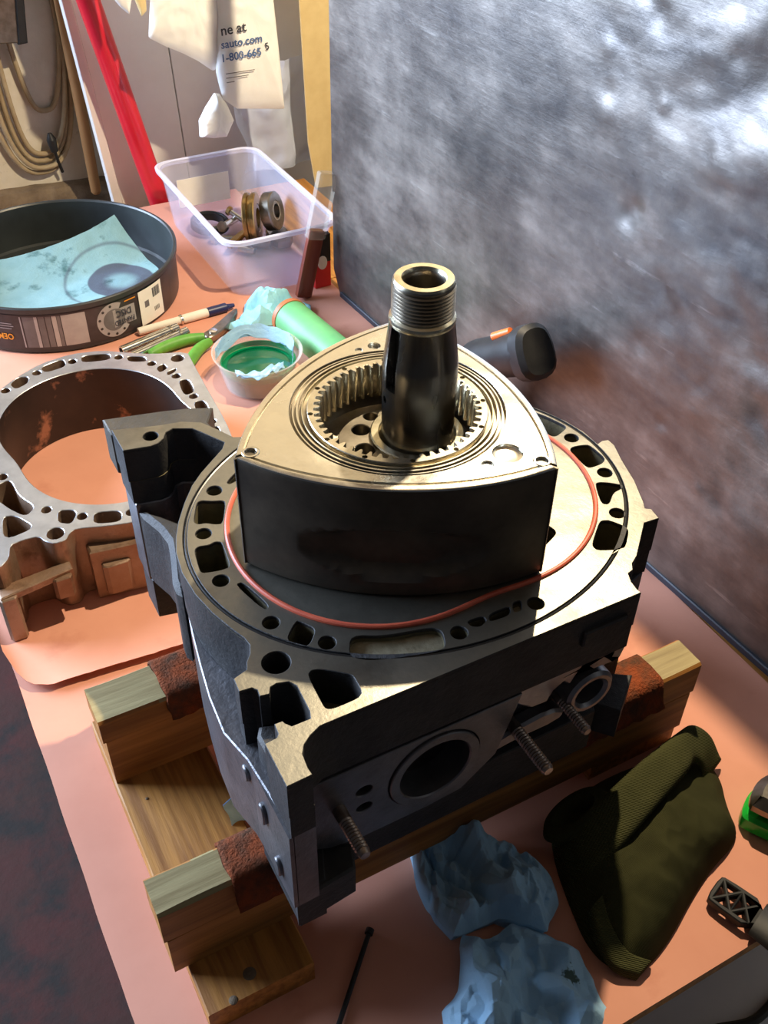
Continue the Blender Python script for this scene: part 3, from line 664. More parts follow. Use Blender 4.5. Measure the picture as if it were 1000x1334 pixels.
cyl(18.5, -67.5, 8.8, RT-3.5, RT+5); cyl(3, -71, 3.6, RT-1.6, RT+5); cyl(5, 66, 4.2, RT-3, RT+5); cyl(-6, 66, 2.6, RT-1, RT+5)
cut(body, cm.build('cutter', MT['rotor'], None, (0, 0, 0)))
cm = MB()
for A in slots: cm.box((RR-6.5, -1.3, RT-9), (RR+4, 1.3, RT+4), 0, A)
cut(body, cm.build('cutter', MT['rotor'], None, (0, 0, 0)))
MB().lathe([(.01, RT-3.0), (5, RT-2.9), (8.0, RT-2.3), (8.7, RT-1.9)], 32, (18.5, -67.5, 0)).build('balance_dimple', MT['rotor'], t)
for k in range(3):
    a = R_(180+120*k); A = Matrix.Translation((RC[0], RC[1], 0)) @ Matrix.Rotation(a, 4, 'Z'); p = A @ Vector((RR-9.5, 0, 0))
    MB().poly(circle(p.x, p.y, 5.0, 28), [circle(p.x, p.y, 3.4, 20)], RT-2.4, RT+.3, .3).build('corner_seal', MT['rotor'], t)
    MB().poly(circle(p.x, p.y, 3.3, 20), [], RT-2.4, RT-1.8).build('seal_bore', MT['steel'], t)
    MB().box((RR-4.5, -.7, 1.5), (RR+.4, .7, RT-1.2), 0, A).build('apex_seal', MT['carbon'], t)
# gear ring: 51 internal teeth
m = MB(); NT = 51; tip, root = 45.6, 49.2
tp = []
for i in range(NT):
    for f, r in ((0, root), (.22, root), (.36, tip+.6), (.44, tip), (.56, tip), (.64, tip+.6), (.78, root)):
        th = 2*math.pi*(i+f)/NT; tp.append((r, th))
L_ = lambda dr, z, const=None: [(RC[0]+((const or r+dr))*math.cos(th), RC[1]+((const or r+dr))*math.sin(th), z) for r, th in tp]
m.loops([L_(0, 60, 53.4), L_(0, RT+.1, 53.4), L_(0, RT+.5, 53.0), L_(.5, RT+.5), L_(0, RT), L_(0, 60), L_(0, 60, 53.4)])
gear = m.build('internal_gear', [MT['gear']], t, ang=.4)
cm = MB()
for k in range(12):
    a = 2*math.pi*(k+.35)/12; px_, py_ = RC[0]+51.6*math.cos(a), RC[1]+51.6*math.sin(a)
    cm.lathe([(1.6, RT-7), (1.6, RT+3)], 16, (px_, py_, 0), cap0=True, cap1=True)
    MB().lathe([(1.5, RT-9), (1.5, RT-4.5), (.01, RT-4.5)], 16, (px_, py_, 0)).build('spring_pin', MT['steel'], t)
cut(gear, cm.build('cutter', MT['gear'], None, (0, 0, 0)))
MB().lathe([(55.9, RT-3.2), (55.9, RT-.5), (56.1, RT-.2), (56.7, RT-.2), (56.9, RT-.5), (56.9, RT-3.2)], 96, (*RC, 0)).build('oil_seal', MT['brass'], t)
MB().lathe([(61.5, RT-3.2), (61.5, RT-.5), (62.2, RT-.5), (62.2, RT-3.2)], 96, (*RC, 0)).build('oil_seal', MT['rotor'], t)

# ================================================================== LOOSE ROTOR HOUSING ON THE LEFT
HB = ZP
t = thing('rotor_housing', 'loose bare aluminium rotor housing with open oval bore lying on the paper', 'engine housing', (-110, 435, HB))
ho = [(-183,557),(-163,572),(-132,588),(-97,592),(-65,584),(-41,567),(-17,551),(20,538),(18,516),(14.6,475),(9,394),(2,350),(-22,312),(-60,290),(-92,284),
      (-124,285.5),(-147,291.5),(-172,300.8),(-179,298),(-184.6,290),(-195,289.6),(-201,296.5),(-205,306),(-218,307.5),(-230,306),(-234.6,290),(-244,281),(-253,284),(-254,330),(-240,368),(-232,420),(-222,480),(-208,525)]
bore = troch(0, 1.0, R_(98), (-108, 435))
hh = [(-178.2,551.8,4.3),(-140.4,570.9,4.3),(-100,576,4.3),(-51.9,561.4,4.3),(-23.6,532.3,4.3),(5.5,529.7,6.5),(-7.9,496.4,4.3),(-4.8,451.2,4.3),(-189.4,339,4.3),(-162.8,315,4.3),(-190.5,303,7),(-121.7,300,4.3),(-214,406,4.3),(-4,400,4.3),(-10,355,4.3),(-60,302,4.3)]
hp = [P((-171.1,561.7),(-160.5,571),(-149.6,567.2),(-154.3,556),(-168,550)), P((-133,578.5),(-108,583),(-109.5,572.2),(-131.3,570)), P((-87.2,580),(-60,572),(-62,563.5),(-89.6,571)),
      P((-43.4,557.5),(-27,548),(-26.7,540.6),(-43,549)), P((-21,522),(-14,524.5),(-11.1,516.1),(-19,513)), P((-13.6,508.9),(-4.5,509.9),(-6.2,505.1),(-13,503)), P((-9,486),(-0.8,482),(-.5,460),(-9,459)),
      P((-180.7,331),(-169.3,326),(-166.7,321),(-173.2,312),(-182.9,319)), P((-151.8,312),(-130,304.5),(-133.4,295),(-154.8,302)), P((-224,392),(-213,394),(-209,370),(-199,350),(-206,343),(-216,359.5),(-225,380)), P((-228,345),(-219,341),(-206,320),(-228,320)),
      P((-7,440),(1,438),(-2,412),(-10,414)), P((-8,388),(-1,388),(-10,364),(-16,366))]
def grow(p, k):
    cx = sum(q[0] for q in p)/len(p); cy = sum(q[1] for q in p)/len(p); return [(cx+(x-cx)*k, cy+(y-cy)*k) for x, y in p]
def grow_radial(p, kr, kt):
    cx = sum(q[0] for q in p)/len(p); cy = sum(q[1] for q in p)/len(p); r = Vector((cx+108, cy-435)).normalized(); tn = Vector((-r.y, r.x)); out = []
    for x, y in p:
        d = Vector((x-cx, y-cy)); a = d.dot(r)*kr; b = d.dot(tn)*kt; out.append((cx+r.x*a+tn.x*b, cy+r.y*a+tn.y*b))
    return out
def fits(p, k):
    others = [q for j, h in enumerate(hp) if j != k for q in h]+resample(bore, 300)+resample(ho, 300)
    for x, y in p:
        if any((x-q[0])**2+(y-q[1])**2 < 4.0 for q in others): return False
        if any(math.hypot(x-a, y-b) < r*1.12+1.4 for a, b, r in hh): return False
    return True
for k in range(len(hp)):
    p0 = hp[k]
    for st in range(1, 8):
        p1 = grow_radial(p0, 1+.08*st, 1+.015*st)
        if not fits(p1, k): break
        hp[k] = p1
hole_l = [circle(x, y, r*1.12, 22) for x, y, r in hh]
def hm(c, n):
    if n.z > .7: return 0
    d = math.hypot(c.x+108, c.y-435)
    return 2 if d < 123 and min(math.dist((c.x, c.y), q) for q in bore) < 4 and c.z < -180 else 1
MB().poly(chaikin(ho, 1, .2), [bore]+hp+hole_l, HB, HB+79.5, .5).build('body', [MT['alu'], MT['stain'], MT['bore']], t, matfn=hm)
YZ = None
for a, b in (((-254, 268, HB), (-238, 290, HB+52)), ((-206, 274, HB+26), (-188, 296, HB+50)), ((-160, 277, HB+8), (-134, 296, HB+44))):
    MB().poly(chaikin([(a[0], a[1]), (b[0], a[1]), (b[0], b[1]), (a[0], b[1])], 1, .15), [], a[2], b[2], 1.2).build('casting_lug', MT['stain'], t)
MB().poly([(-252, 270), (-186, 280), (-186, 292), (-252, 286)], [], HB+46, HB+54, 1).build('casting_rib', MT['stain'], t)
MB().poly([(-168, 286), (-100, 276), (-40, 284), (-30, 296), (-100, 290), (-168, 300)], [], HB, HB+60, 2).build('casting_wall', MT['stain'], t)

# ================================================================== ROUND BLACK TUB WITH PRINTED BAND
PC = (-42.0, 882.0); PR = 159.0; PT = -203.0
t = thing('round_tub', 'round black tub with printed brake disc band and white barcode sticker', 'tub', (*PC, ZP))
MB().lathe([(.01, ZP), (PR-5, ZP), (PR-2.5, ZP+2), (PR-2, ZP+5), (PR-2, PT-8), (PR+1, PT-7), (PR+1.4, PT-1), (PR, PT), (PR-2.6, PT), (PR-4, PT-2), (PR-4.5, ZP+5), (PR-8, ZP+2.5), (.01, ZP+2.5)], 128, (*PC, 0)).build('tub', MT['pan'], t, ang=.5)
def wrap(v, ang, zc, R, flip=False):
    """2-D print (u right, v up as seen from outside) onto the tub wall; flip turns it upside down"""
    out = []
    for p in v:
        u, q = (-p[0], -p[1]) if flip else (p[0], p[1]); a = R_(ang)+u/R
        out.append((PC[0]+R*math.cos(a), PC[1]+R*math.sin(a), zc+q))
    return out
def band(name, a0, a1, z0, z1, R, mat, par=t, n=24):
    ls = [[(PC[0]+R*math.cos(R_(a0+(a1-a0)*i/n)), PC[1]+R*math.sin(R_(a0+(a1-a0)*i/n)), z) for z in (z0, z1)] for i in range(n+1)]
    return MB().loops(ls, 0, False).build(name, mat, par, recalc=False)
def printed(name, v, f, ang, zc, R, mat, flip=False): return MB().add(wrap(v, ang, zc, R, flip), f).build(name, mat, t, recalc=False)
zl0, zl1, zc = ZP+7, PT-10, (ZP+PT)/2-1.5
lb = band('printed_band', -180, -40, zl0, zl1, PR-1.4, MT['labelbk'], n=80); lb['label'] = 'black printed paper band around the tub'
for a0, a1, mt in ((-121.5, -120.9, 'labelgy'), (-120.2, -115, 'labelmd'), (-115, -113.6, 'labelgy'), (-113.2, -110.5, 'labelmd'), (-110, -107.6, 'labelmd'), (-107.2, -105.2, 'labelgy'), (-105, -103.6, 'labelmd'), (-103.2, -92.5, 'labelgy')):
    band('printed_stripe', a0, a1, zl0+3, zl1-2, PR-1.1, MT[mt], n=6)
def ring2(r0, r1, a0, a1, n=40):
    v = []; f = []
    for i in range(n+1):
        a = R_(a0+(a1-a0)*i/n); v += [(r0*math.cos(a), r0*math.sin(a)), (r1*math.cos(a), r1*math.sin(a))]
    for i in range(n): f.append((2*i, 2*i+1, 2*i+3, 2*i+2))
    return v, f
da = -79.5
v, f = ring2(15, 23.5, 60, 325); printed('printed_disc', [(x, y) for x, y in v], f, da, zc, PR-.9, MT['labelgy'])
v, f = ring2(.1, 15, 0, 360); printed('printed_hub', v, f, da, zc, PR-.95, MT['labelmd'])
for k in range(7):
    a = R_(100+34*k); v, f = ring2(.1, 1.8, 0, 360, 14); printed('printed_bolt_dot', [(x+20*math.cos(a), y+20*math.sin(a)) for x, y in v], f, da, zc, PR-.6, MT['labelbk'])
printed('printed_panel', [(-15, -11), (17, -11), (17, 13), (-15, 13)], [(0, 1, 2, 3)], -74.5, zc, PR-.6, MT['labelgy'])
v, f = text2d('DISC', 12.5, bold=.25); printed('printed_text', [(x*.85, y) for x, y, _ in v], f, -74.5, zc+6.5, PR-.3, MT['ink'], True)
v, f = text2d('PAINTED', 10, bold=.2); printed('printed_text', [(x*.72, y) for x, y, _ in v], f, -74.5, zc-5.5, PR-.3, MT['ink'], True)
printed('printed_bar', [(-8, -.8), (9, -.8), (9, .8), (-8, .8)], [(0, 1, 2, 3)], -70.5, zc+20, PR-.5, MT['orange'])
v, f = text2d('OEM', 11.5, bold=.3); printed('printed_text', [(x*.85, y) for x, y, _ in v], f, -129.5, zc-6, PR-.6, MT['orange'], True)
for k, wd in enumerate((20, 26, 22)): printed('printed_line', [(-wd/2, -.5), (wd/2, -.5), (wd/2, .5), (-wd/2, .5)], [(0, 1, 2, 3)], -129.5, zc+5+3.4*k, PR-.6, MT['labelgy'])
st = band('barcode_sticker', -65.6, -49.5, zl0-1, zl1-.5, PR-.2, MT['white']); st['label'] = 'white barcode sticker'
for k in range(9): band('bar', -56.6+k*.62, -56.6+k*.62+(.36 if k % 3 else .5), zc+6, zc+19, PR, MT['ink'], st, 2)
for k in range(5): band('bar', -56.4+k*.8, -56.0+k*.8, zc-14, zc-8, PR, MT['ink'], st, 2)
band('printed_square', -62.4, -59.6, zc-2, zc+7, PR, MT['labelmd'], st, 4)
# pale blue towel in the tub
n = 60; ls = []
Q00, Q10, Q11, Q01 = Vector((-118, 745, 0)), Vector((88, 806, 0)), Vector((66, 974, 0)), Vector((-160, 962, 0))
for j in range(n+1):
    row = []
    for i in range(n+1):
        u, v = i/n, j/n
        p = Q00*(1-u)*(1-v)+Q10*u*(1-v)+Q11*u*v+Q01*(1-u)*v
        p.y -= 10*math.sin(math.pi*u)*v**2; p.x += 26*math.sin(math.pi*v)*u**2*.6
        d = math.hypot(p.x-PC[0], p.y-PC[1]); lim = PR-7
        z = ZP+3.4+1.6*(ridge(p.x, p.y, .02, 5)+1)
        if d > lim: z += (d-lim)*.8; p.x = PC[0]+(p.x-PC[0])*lim/d; p.y = PC[1]+(p.y-PC[1])*lim/d
        k = max(0, (v-.62)/.38); z += k**1.4*(24+24*u**3)
        row.append((p.x, p.y, z))
    ls.append(row)
m = MB().loops(ls, 0, False); m.loops([[(a, b, c-.5) for a, b, c in r] for r in ls], 0, False)
def stain_mat():
    m = pbr('stained_pale_towel', (0.25, 0.43, 0.475), (0.21, 0.38, 0.43), scale=40, rough=0.9, spec=.15, bump=.5, bscale=350, c3=(0.05, 0.13, 0.14), scale3=26, lo3=.57, hi3=.70)
    N = m.node_tree.nodes; L = m.node_tree.links; b = N['Principled BSDF']; src = b.inputs['Base Color'].links[0].from_socket
    tc = N.new('ShaderNodeTexCoord'); sub = N.new('ShaderNodeVectorMath'); sub.operation = 'SUBTRACT'; sub.inputs[1].default_value = (0.078, -0.012, 0)
    L.new(tc.outputs['Object'], sub.inputs[0])
    mul = N.new('ShaderNodeVectorMath'); mul.operation = 'MULTIPLY'; mul.inputs[1].default_value = (1, 1, 0); L.new(sub.outputs[0], mul.inputs[0])
    ln = N.new('ShaderNodeVectorMath'); ln.operation = 'LENGTH'; L.new(mul.outputs[0], ln.inputs[0])
    cr = N.new('ShaderNodeValToRGB'); cr.color_ramp.interpolation = 'EASE'; e = cr.color_ramp.elements
    mr = N.new('ShaderNodeMapRange'); L.new(ln.outputs['Value'], mr.inputs[0]); mr.inputs[1].default_value = 0; mr.inputs[2].default_value = 0.1
    e[0].position = 0.10; e[0].color = (0.25, 0.25, 0.25, 1); e[1].position = 0.30; e[1].color = (0.92, 0.92, 0.92, 1)
    for ps, v in ((0.44, .92), (0.47, 0.0), (0.72, 0.0), (0.76, 0.55), (0.80, 0.0)):
        q = e.new(ps); q.color = (v, v, v, 1)
    L.new(mr.outputs[0], cr.inputs[0])
    x = N.new('ShaderNodeMix'); x.data_type = 'RGBA'; L.new(cr.outputs[0], x.inputs[0]); L.new(src, x.inputs[6]); x.inputs[7].default_value = (0.075, 0.085, 0.125, 1)
    L.new(x.outputs[2], b.inputs['Base Color']); return m
tag(m.build('shop_towel', stain_mat(), None, (*PC, ZP+2.5), weld=0, ang=1.2), 'pale blue shop towel with round grey oil stain lying in the black tub', 'towel')

def spot_mat():
    m = pbr('blue_towel_spotted', (0.38, 0.62, 0.82), (0.33, 0.55, 0.75), scale=40, rough=0.9, spec=.15, bump=.5, bscale=350)
    N = m.node_tree.nodes; L = m.node_tree.links; b = N['Principled BSDF']; src = b.inputs['Base Color'].links[0].from_socket
    tc = N.new('ShaderNodeTexCoord'); sub = N.new('ShaderNodeVectorMath'); sub.operation = 'SUBTRACT'; sub.inputs[1].default_value = (0.036, -0.008, 0)
    L.new(tc.outputs['Object'], sub.inputs[0])
    mul = N.new('ShaderNodeVectorMath'); mul.operation = 'MULTIPLY'; mul.inputs[1].default_value = (1, 1, 0); L.new(sub.outputs[0], mul.inputs[0])
    ln = N.new('ShaderNodeVectorMath'); ln.operation = 'LENGTH'; L.new(mul.outputs[0], ln.inputs[0])
    nz = N.new('ShaderNodeTexNoise'); nz.inputs['Scale'].default_value = 260; L.new(tc.outputs['Object'], nz.inputs[0])
    ad = N.new('ShaderNodeMath'); ad.operation = 'MULTIPLY_ADD'; L.new(nz.outputs[0], ad.inputs[0]); ad.inputs[1].default_value = 0.014; L.new(ln.outputs['Value'], ad.inputs[2])
    mr = N.new('ShaderNodeMapRange'); L.new(ad.outputs[0], mr.inputs[0]); mr.inputs[1].default_value = .0105; mr.inputs[2].default_value = .0125; mr.inputs[3].default_value = .9; mr.inputs[4].default_value = 0
    x = N.new('ShaderNodeMix'); x.data_type = 'RGBA'; L.new(mr.outputs[0], x.inputs[0]); L.new(src, x.inputs[6]); x.inputs[7].default_value = (0.035, 0.06, 0.03, 1)
    L.new(x.outputs[2], b.inputs['Base Color']); return m
# ================================================================== CLEAR PLASTIC BIN AND ITS PARTS
BZ = -180.0
def rrect(x0, x1, y0, y1, r, n=6):
    out = []
    for cx, cy, a in ((x1-r, y1-r, 0), (x0+r, y1-r, 90), (x0+r, y0+r, 180), (x1-r, y0+r, 270)):
        out += [(cx+r*math.cos(R_(a+90*i/n)), cy+r*math.sin(R_(a+90*i/n))) for i in range(n+1)]
    return out
t = thing('plastic_bin', 'clear plastic storage bin with cream paper label holding metal parts', 'bin', (235, 895, ZP))
x0, x1, y0, y1 = 152, 316, 746, 1046
def rr(k, z, r=26): return [(a, b, z) for a, b in rrect(x0+k, x1-k, y0+k, y1-k, r)]
m = MB().loops([rr(13, ZP), rr(12, ZP+3), rr(5, BZ-20), rr(4, BZ-18), rr(1.5, BZ-4)], 0, True, True)
m.loops([rr(14.2, ZP+1.2), rr(13.2, ZP+4), rr(6.2, BZ-20), rr(5.2, BZ-18), rr(2.7, BZ-4)], 0, True, True)
m.build('tub', MT['bin'], t, recalc=False, weld=0)
MB().loops([rr(2.5, BZ-7), rr(-2.5, BZ-6), rr(-3, BZ-1), rr(0, BZ+.5), rr(3.5, BZ-1), rr(2.5, BZ-7)]).build('rim', MT['binrim'], t)
m = MB().box((182, 1033.5, -252), (266, 1034.3, -208)); o = m.build('label', MT['white'], t); o['label'] = 'cream paper label'
def ringpart(name, c, axis, R, r, w, mat, label, groove=True, mat2=None):
    t = thing(name, label, 'metal ring', (c[0], c[1], ZP+1.5))
    X = cyl_on(axis, c, None); pr = [(r, -w), (R-1.5, -w), (R, -w+1.5)]
    if groove: pr += [(R, -w*.3), (R-3, -w*.2), (R-3, w*.2), (R, w*.3)]
    pr += [(R, w-1.5), (R-1.5, w), (r+R*.18, w), (r+R*.16, w-1.5), (r+2, w-1.5), (r, w), (r, -w)]
    MB().lathe(pr, 48, xf=X).build('ring', mat, t, ang=.5)
    if mat2: MB().lathe([(r+1, w-.4), (r+R*.15, w-.4)], 40, xf=X).build('bearing_face', mat2, t)
zf = ZP+4.5
ringpart('steel_gear_ring', (250, 903, zf+36), (1, -.6, .1), 36, 14, 9, MT['bronze'], 'bronze grooved ring standing upright in the clear bin', True, MT['steel'])
ringpart('bearing', (279, 897, zf+43), (.75, -.7, .25), 28, 10, 8, MT['steel'], 'grey steel bearing leaning beside the bronze ring in the bin', False, MT['chrome'])
ringpart('steel_race', (206, 968, zf+9.5), (0.05, -.1, 1), 29, 20, 6, MT['dark'], 'flat dark ring lying near the label in the bin', False)
def rod(name, a, b, r, mat, label, cat, head=None, n=14):
    A, B = Vector(a), Vector(b); X = cyl_on(B-A, a, None); L = (B-A).length
    t = thing(name, label, cat, (a[0], a[1], min(a[2], b[2])-r))
    MB().lathe([(.01, 0), (r*.85, 0), (r, r*.2), (r, L-r*.2), (r*.85, L), (.01, L)], n, xf=X).build('shank', mat, t)
    if head:
        MB().lathe([(.01, -head[1]), (head[0], -head[1]), (head[0], 0), (.01, 0)], head[2], xf=X).build('head', head[3], t, ang=.3)
    return t
rod('bolt', (215, 935, zf+17), (246, 960, zf+12), 5, MT['chrome'], 'short bright bolt lying across parts in the bin', 'bolt', (8, 6, 6, MT['steel']))
rod('bolt', (238, 962, zf+24), (252, 940, zf+14), 4, MT['chrome'], 'small bolt with coppery head tilted in the bin', 'bolt', (7, 5, 6, MT['bronze']))
rod('bolt', (200, 925, zf+5), (222, 905, zf+8), 5, MT['steel'], 'dull brass nut-headed bolt at the bin front', 'bolt', (9, 7, 6, MT['bronze']))
tag(MB().poly(chaikin([(203, 868), (243, 906), (237, 914), (196, 880)], 1), [], zf+10, zf+18, 1.5).build('metal_bracket', MT['bronze'], None, (220, 890, zf+10)), 'rusty brown flat bracket lying on bolts in the bin', 'bracket')
rod('bushing', (238, 880, zf+8), (262, 868, zf+8), 8, MT['steel'], 'short fat dark bushing at the bin front', 'bushing')
rod('bushing', (216, 880, zf+5), (234, 862, zf+5), 5, MT['chrome'], 'thin bright bushing at the bin front', 'bushing')
tag(MB().poly(chaikin([(262, 862), (298, 856), (302, 912), (272, 918)], 1), [circle(284, 872, 6, 20)], zf, zf+13, 2).build('metal_block', MT['steel'], None, (287, 867, zf)), 'dark steel block with hole lying below the bearing', 'block')

# ================================================================== POLE, STICK, CORD, WALL THINGS
t = thing('red_pole', 'glossy red painted metal pole leaning behind the clear bin', 'pole', (178, 1112, ZB))
A, B = Vector((182, 1124, -300)), Vector((40, 1124, 400))
MB().tube([tuple(A+(B-A)*k/20) for k in range(21)], 16.5, 24).build('pole', MT['red'], t)
MB().tube([tuple(A+(B-A)*k) for k in (.0, .012)], 18, 24).build('end_ferrule', MT['dark'], t)
t = thing('wooden_stick', 'brown wooden stick leaning on the plaster wall', 'stick', (108, 1258, -305))
MB().tube([(108, 1256, -296), (107.5, 1257, -200), (105, 1260, 0), (101, 1272, 400)], [8.6, 9, 9, 9], 18).build('shaft', MT['stick'], t)
MB().lathe([(.01, -300), (6, -300), (8.6, -296)], 18, (108, 1256, 0)).build('worn_tip', MT['stick'], t)
def loop_cord(cx, w, ztop, zbot, y, ph):
    pts = []
    for i in range(64):
        a = 2*math.pi*i/64; k = math.sin(a)
        z = (ztop+zbot)/2+(ztop-zbot)/2*k; ww = w*(abs(math.cos(a))**.75)*(1 if math.cos(a) > 0 else -1)
        pts.append((cx+ww+z*.02+4*math.sin(a*2+ph), y+3*math.sin(a*3+ph), z))
    return pts
t = thing('extension_cord', 'tan extension cord hanging in loops on the plaster wall', 'cord', (60, 1290, -270))
for cx, w, zt, zb_, y, ph in ((62, 42, 160, -166, 1291, 0), (50, 52, 165, -232, 1287, 1), (48, 56, 160, -244, 1292, 2), (45, 62, 168, -252, 1284, 3), (38, 66, 160, -262, 1290, 4.2)):
    MB().tube(loop_cord(cx, w, zt, zb_, y, ph), 4.0, 10, closed=True).build('cord_loop', MT['cordm'], t)
pl = MB().tube([(54, 1277, -196), (55, 1276, -206), (57, 1276, -226)], [3, 8, 6], 12).build('plug', MT['dark'], t)
MB().tube([(57, 1276, -226), (60, 1278, -246), (64, 1281, -264)], 2.6, 8).build('cord_tail', MT['dark'], pl)
MB().lathe([(.01, 0), (4, 0), (4, 16), (.01, 16)], 12, xf=Matrix.Translation((60, 1300, 160)) @ Matrix.Rotation(R_(90), 4, 'X')).build('hook', MT['dark'], t)
t = thing('hanging_trowel', 'dark steel scraper blade hanging on the plaster wall over the cord', 'tool', (15, 1275, -42))
MB().poly([(-30, -40), (36, -46), (44, 6), (50, 70), (-30, 70)], [], 1240, 1254, 1.5, xf=XZ).build('blade', MT['steel'], t)
MB().poly([(28, -47), (42, -46), (56, 70), (44, 70)], [], 1236, 1258, 2, xf=XZ).build('edge_strip', MT['dark'], t)
MB().tube([(10, 1247, 70), (10, 1250, 160), (10, 1262, 260)], 6, 12).build('handle', MT['stick'], t)
# white bag with print
def bagmesh(out, y, thick, seed, f=.03, amp=6, M=140, n=20):
    o = resample(out, M); cx = sum(q[0] for q in o)/M; cz = sum(q[1] for q in o)/M; ls = []
    def row(t, sgn):
        r = []
        for x, z in o:
            px, pz = cx+(x-cx)*t, cz+(z-cz)*t; b = math.sqrt(max(0, 1-t**3))
            r.append((px, y-sgn*(thick*b+amp*ridge(px, pz, f, seed)*min(1, (1-t)*5)*.6), pz))
        return r
    for i in range(n+1): ls.append(row(.01+.99*i/n, 1))
    for i in range(n-1, -1, -1): ls.append(row(.01+.99*i/n, -.6))
    return MB().loops(ls, 0, True, True, True)
t = thing('paper_bag', 'white crumpled shop bag printed with blue web address hanging at the wall', 'bag', (270, 1010, -105))
bagmesh([(166, 190), (170, 54), (161, 5), (182, -8), (207, -21), (228, -34), (248, -50), (262, -46), (275, 60), (270, 190)], 1012, 8, 1.0).build('bag_front', MT['bag'], t, ang=1)
bagmesh([(262, 190), (260, 20), (250, -50), (253, -70), (257, -88), (277, -105), (353, -117), (349, -40), (344, 36), (338, 190)], 1004, 10, 2.0, amp=3).build('bag_side', MT['bag'], t, ang=1)
def flat_text(body, size, x, z, y, mat, rz, sx=1):
    v, f = text2d(body, size, 'LEFT', .25); c, s = math.cos(rz), math.sin(rz)
    return MB().add([(x+sx*(p[0]*c-p[1]*s), y, z+p[0]*s+p[1]*c) for p in v], f).build('printed_text', mat, t, recalc=False)
flat_text('ne at', 19, 257, 7, 990.6, MT['ink'], .05); flat_text('sauto.com', 15, 256, -11, 990.6, MT['inkblue'], .03); flat_text('1-800-665', 15, 254, -29, 990.6, MT['inkblue'], .03)
flat_text('5', 13.2, 322, -22, 991, MT['ink'], .2)
for k, (a, b) in enumerate(((-50, 44), (-56, 34), (-62, 12))): MB().box((260, 990.9, a-.5), (260+b, 991.3, a+.5)).build('printed_line', MT['labelmd'], t)
tag(bagmesh([(245, -78), (230, -95), (217, -114), (216, -136), (236, -141), (256, -142), (270, -119), (262, -96), (252, -80)], 1004, 16, 3.0, amp=4).build('small_bag', MT['bag'], None, (243, 1004, -142), ang=1), 'small knotted white plastic bag hanging below the printed bag', 'bag')
tag(bagmesh([(120, 120), (122, 57), (129, 47), (140, 36), (148, 60), (146, 120)], 1016, 5, 4.0, amp=2).build('paper_tag', MT['bag'], None, (133, 1016, 40), ang=1), 'narrow white paper corner hanging left of the printed bag', 'paper')
tag(bagmesh([(150, 120), (151, 54), (158, 30), (166, 36), (168, 60), (168, 120)], 1022, 4, 5.0, amp=2).build('paper_tag', MT['kraft'], None, (158, 1022, 30), ang=1), 'yellow paper corner hanging against the printed bag', 'paper')
m = board_poly([(402, 320), (418, -200), (430, -280), (600, -290), (600, 320)], 1066, 1069); tag(m.build('kraft_cardboard', MT['kraft'], None, (430, 1068, -290)), 'yellow kraft cardboard standing behind the steel sheet', 'cardboard')
n = 20; ls = []
for j in range(n+1):
    ls.append([(330+(i/n)*(150)+10*math.sin(j*.4), 1132+6*noise.noise(Vector((i*.4, j*.4, 0)))+8*math.sin(i*.5), -262+(j/n)*175) for i in range(n+1)])
m = MB().loops(ls, 0, False); m.loops([[(a, b+1, c) for a, b, c in r] for r in ls], 0, False)
tag(m.build('plastic_sheet', clear('hazy_plastic', (0.72, 0.80, 0.98), .7, .3), None, (400, 1132, -262), weld=0), 'hazy bluish plastic sheet hanging behind the clear bin', 'plastic')

# ================================================================== SMALL THINGS BEHIND THE ENGINE
# upright red-brown handle with clear sleeve
t = thing('brush_handle', 'red brown lacquered wooden handle standing in front of the clear bin', 'handle', (250, 722, ZP))
q = Matrix.Translation((247, 720, ZP)) @ Matrix.Rotation(R_(14), 4, 'Y')
MB().poly(chaikin([(-13, -6), (9, -6), (9, 6), (-13, 6)], 1, .2), [], 2, 98, 1.5, xf=q).build('handle', MT['darkred'], t)
MB().poly(chaikin([(-15, -8), (11, -8), (11, 8), (-15, 8)], 1, .2), [], 86, 175, 1.5, xf=q).build('clear_sleeve', clear('sleeve_plastic', (.9, .88, .8), .22, .08), t)
t = thing('red_package', 'small red and black blister package leaning by the steel sheet corner', 'package', (284, 742, ZP))
MB().box((272, 736, ZP), (296, 743, ZP+38)).build('red_card', MT['redpk'], t); MB().box((271, 735.4, ZP+38), (296, 743.6, ZP+78)).build('black_card', MT['dark'], t)
MB().poly(circle(283, ZP+38, 7, 20, 10), [], 733.6, 735.2, .4, xf=XZ).build('printed_emblem', MT['white'], t)
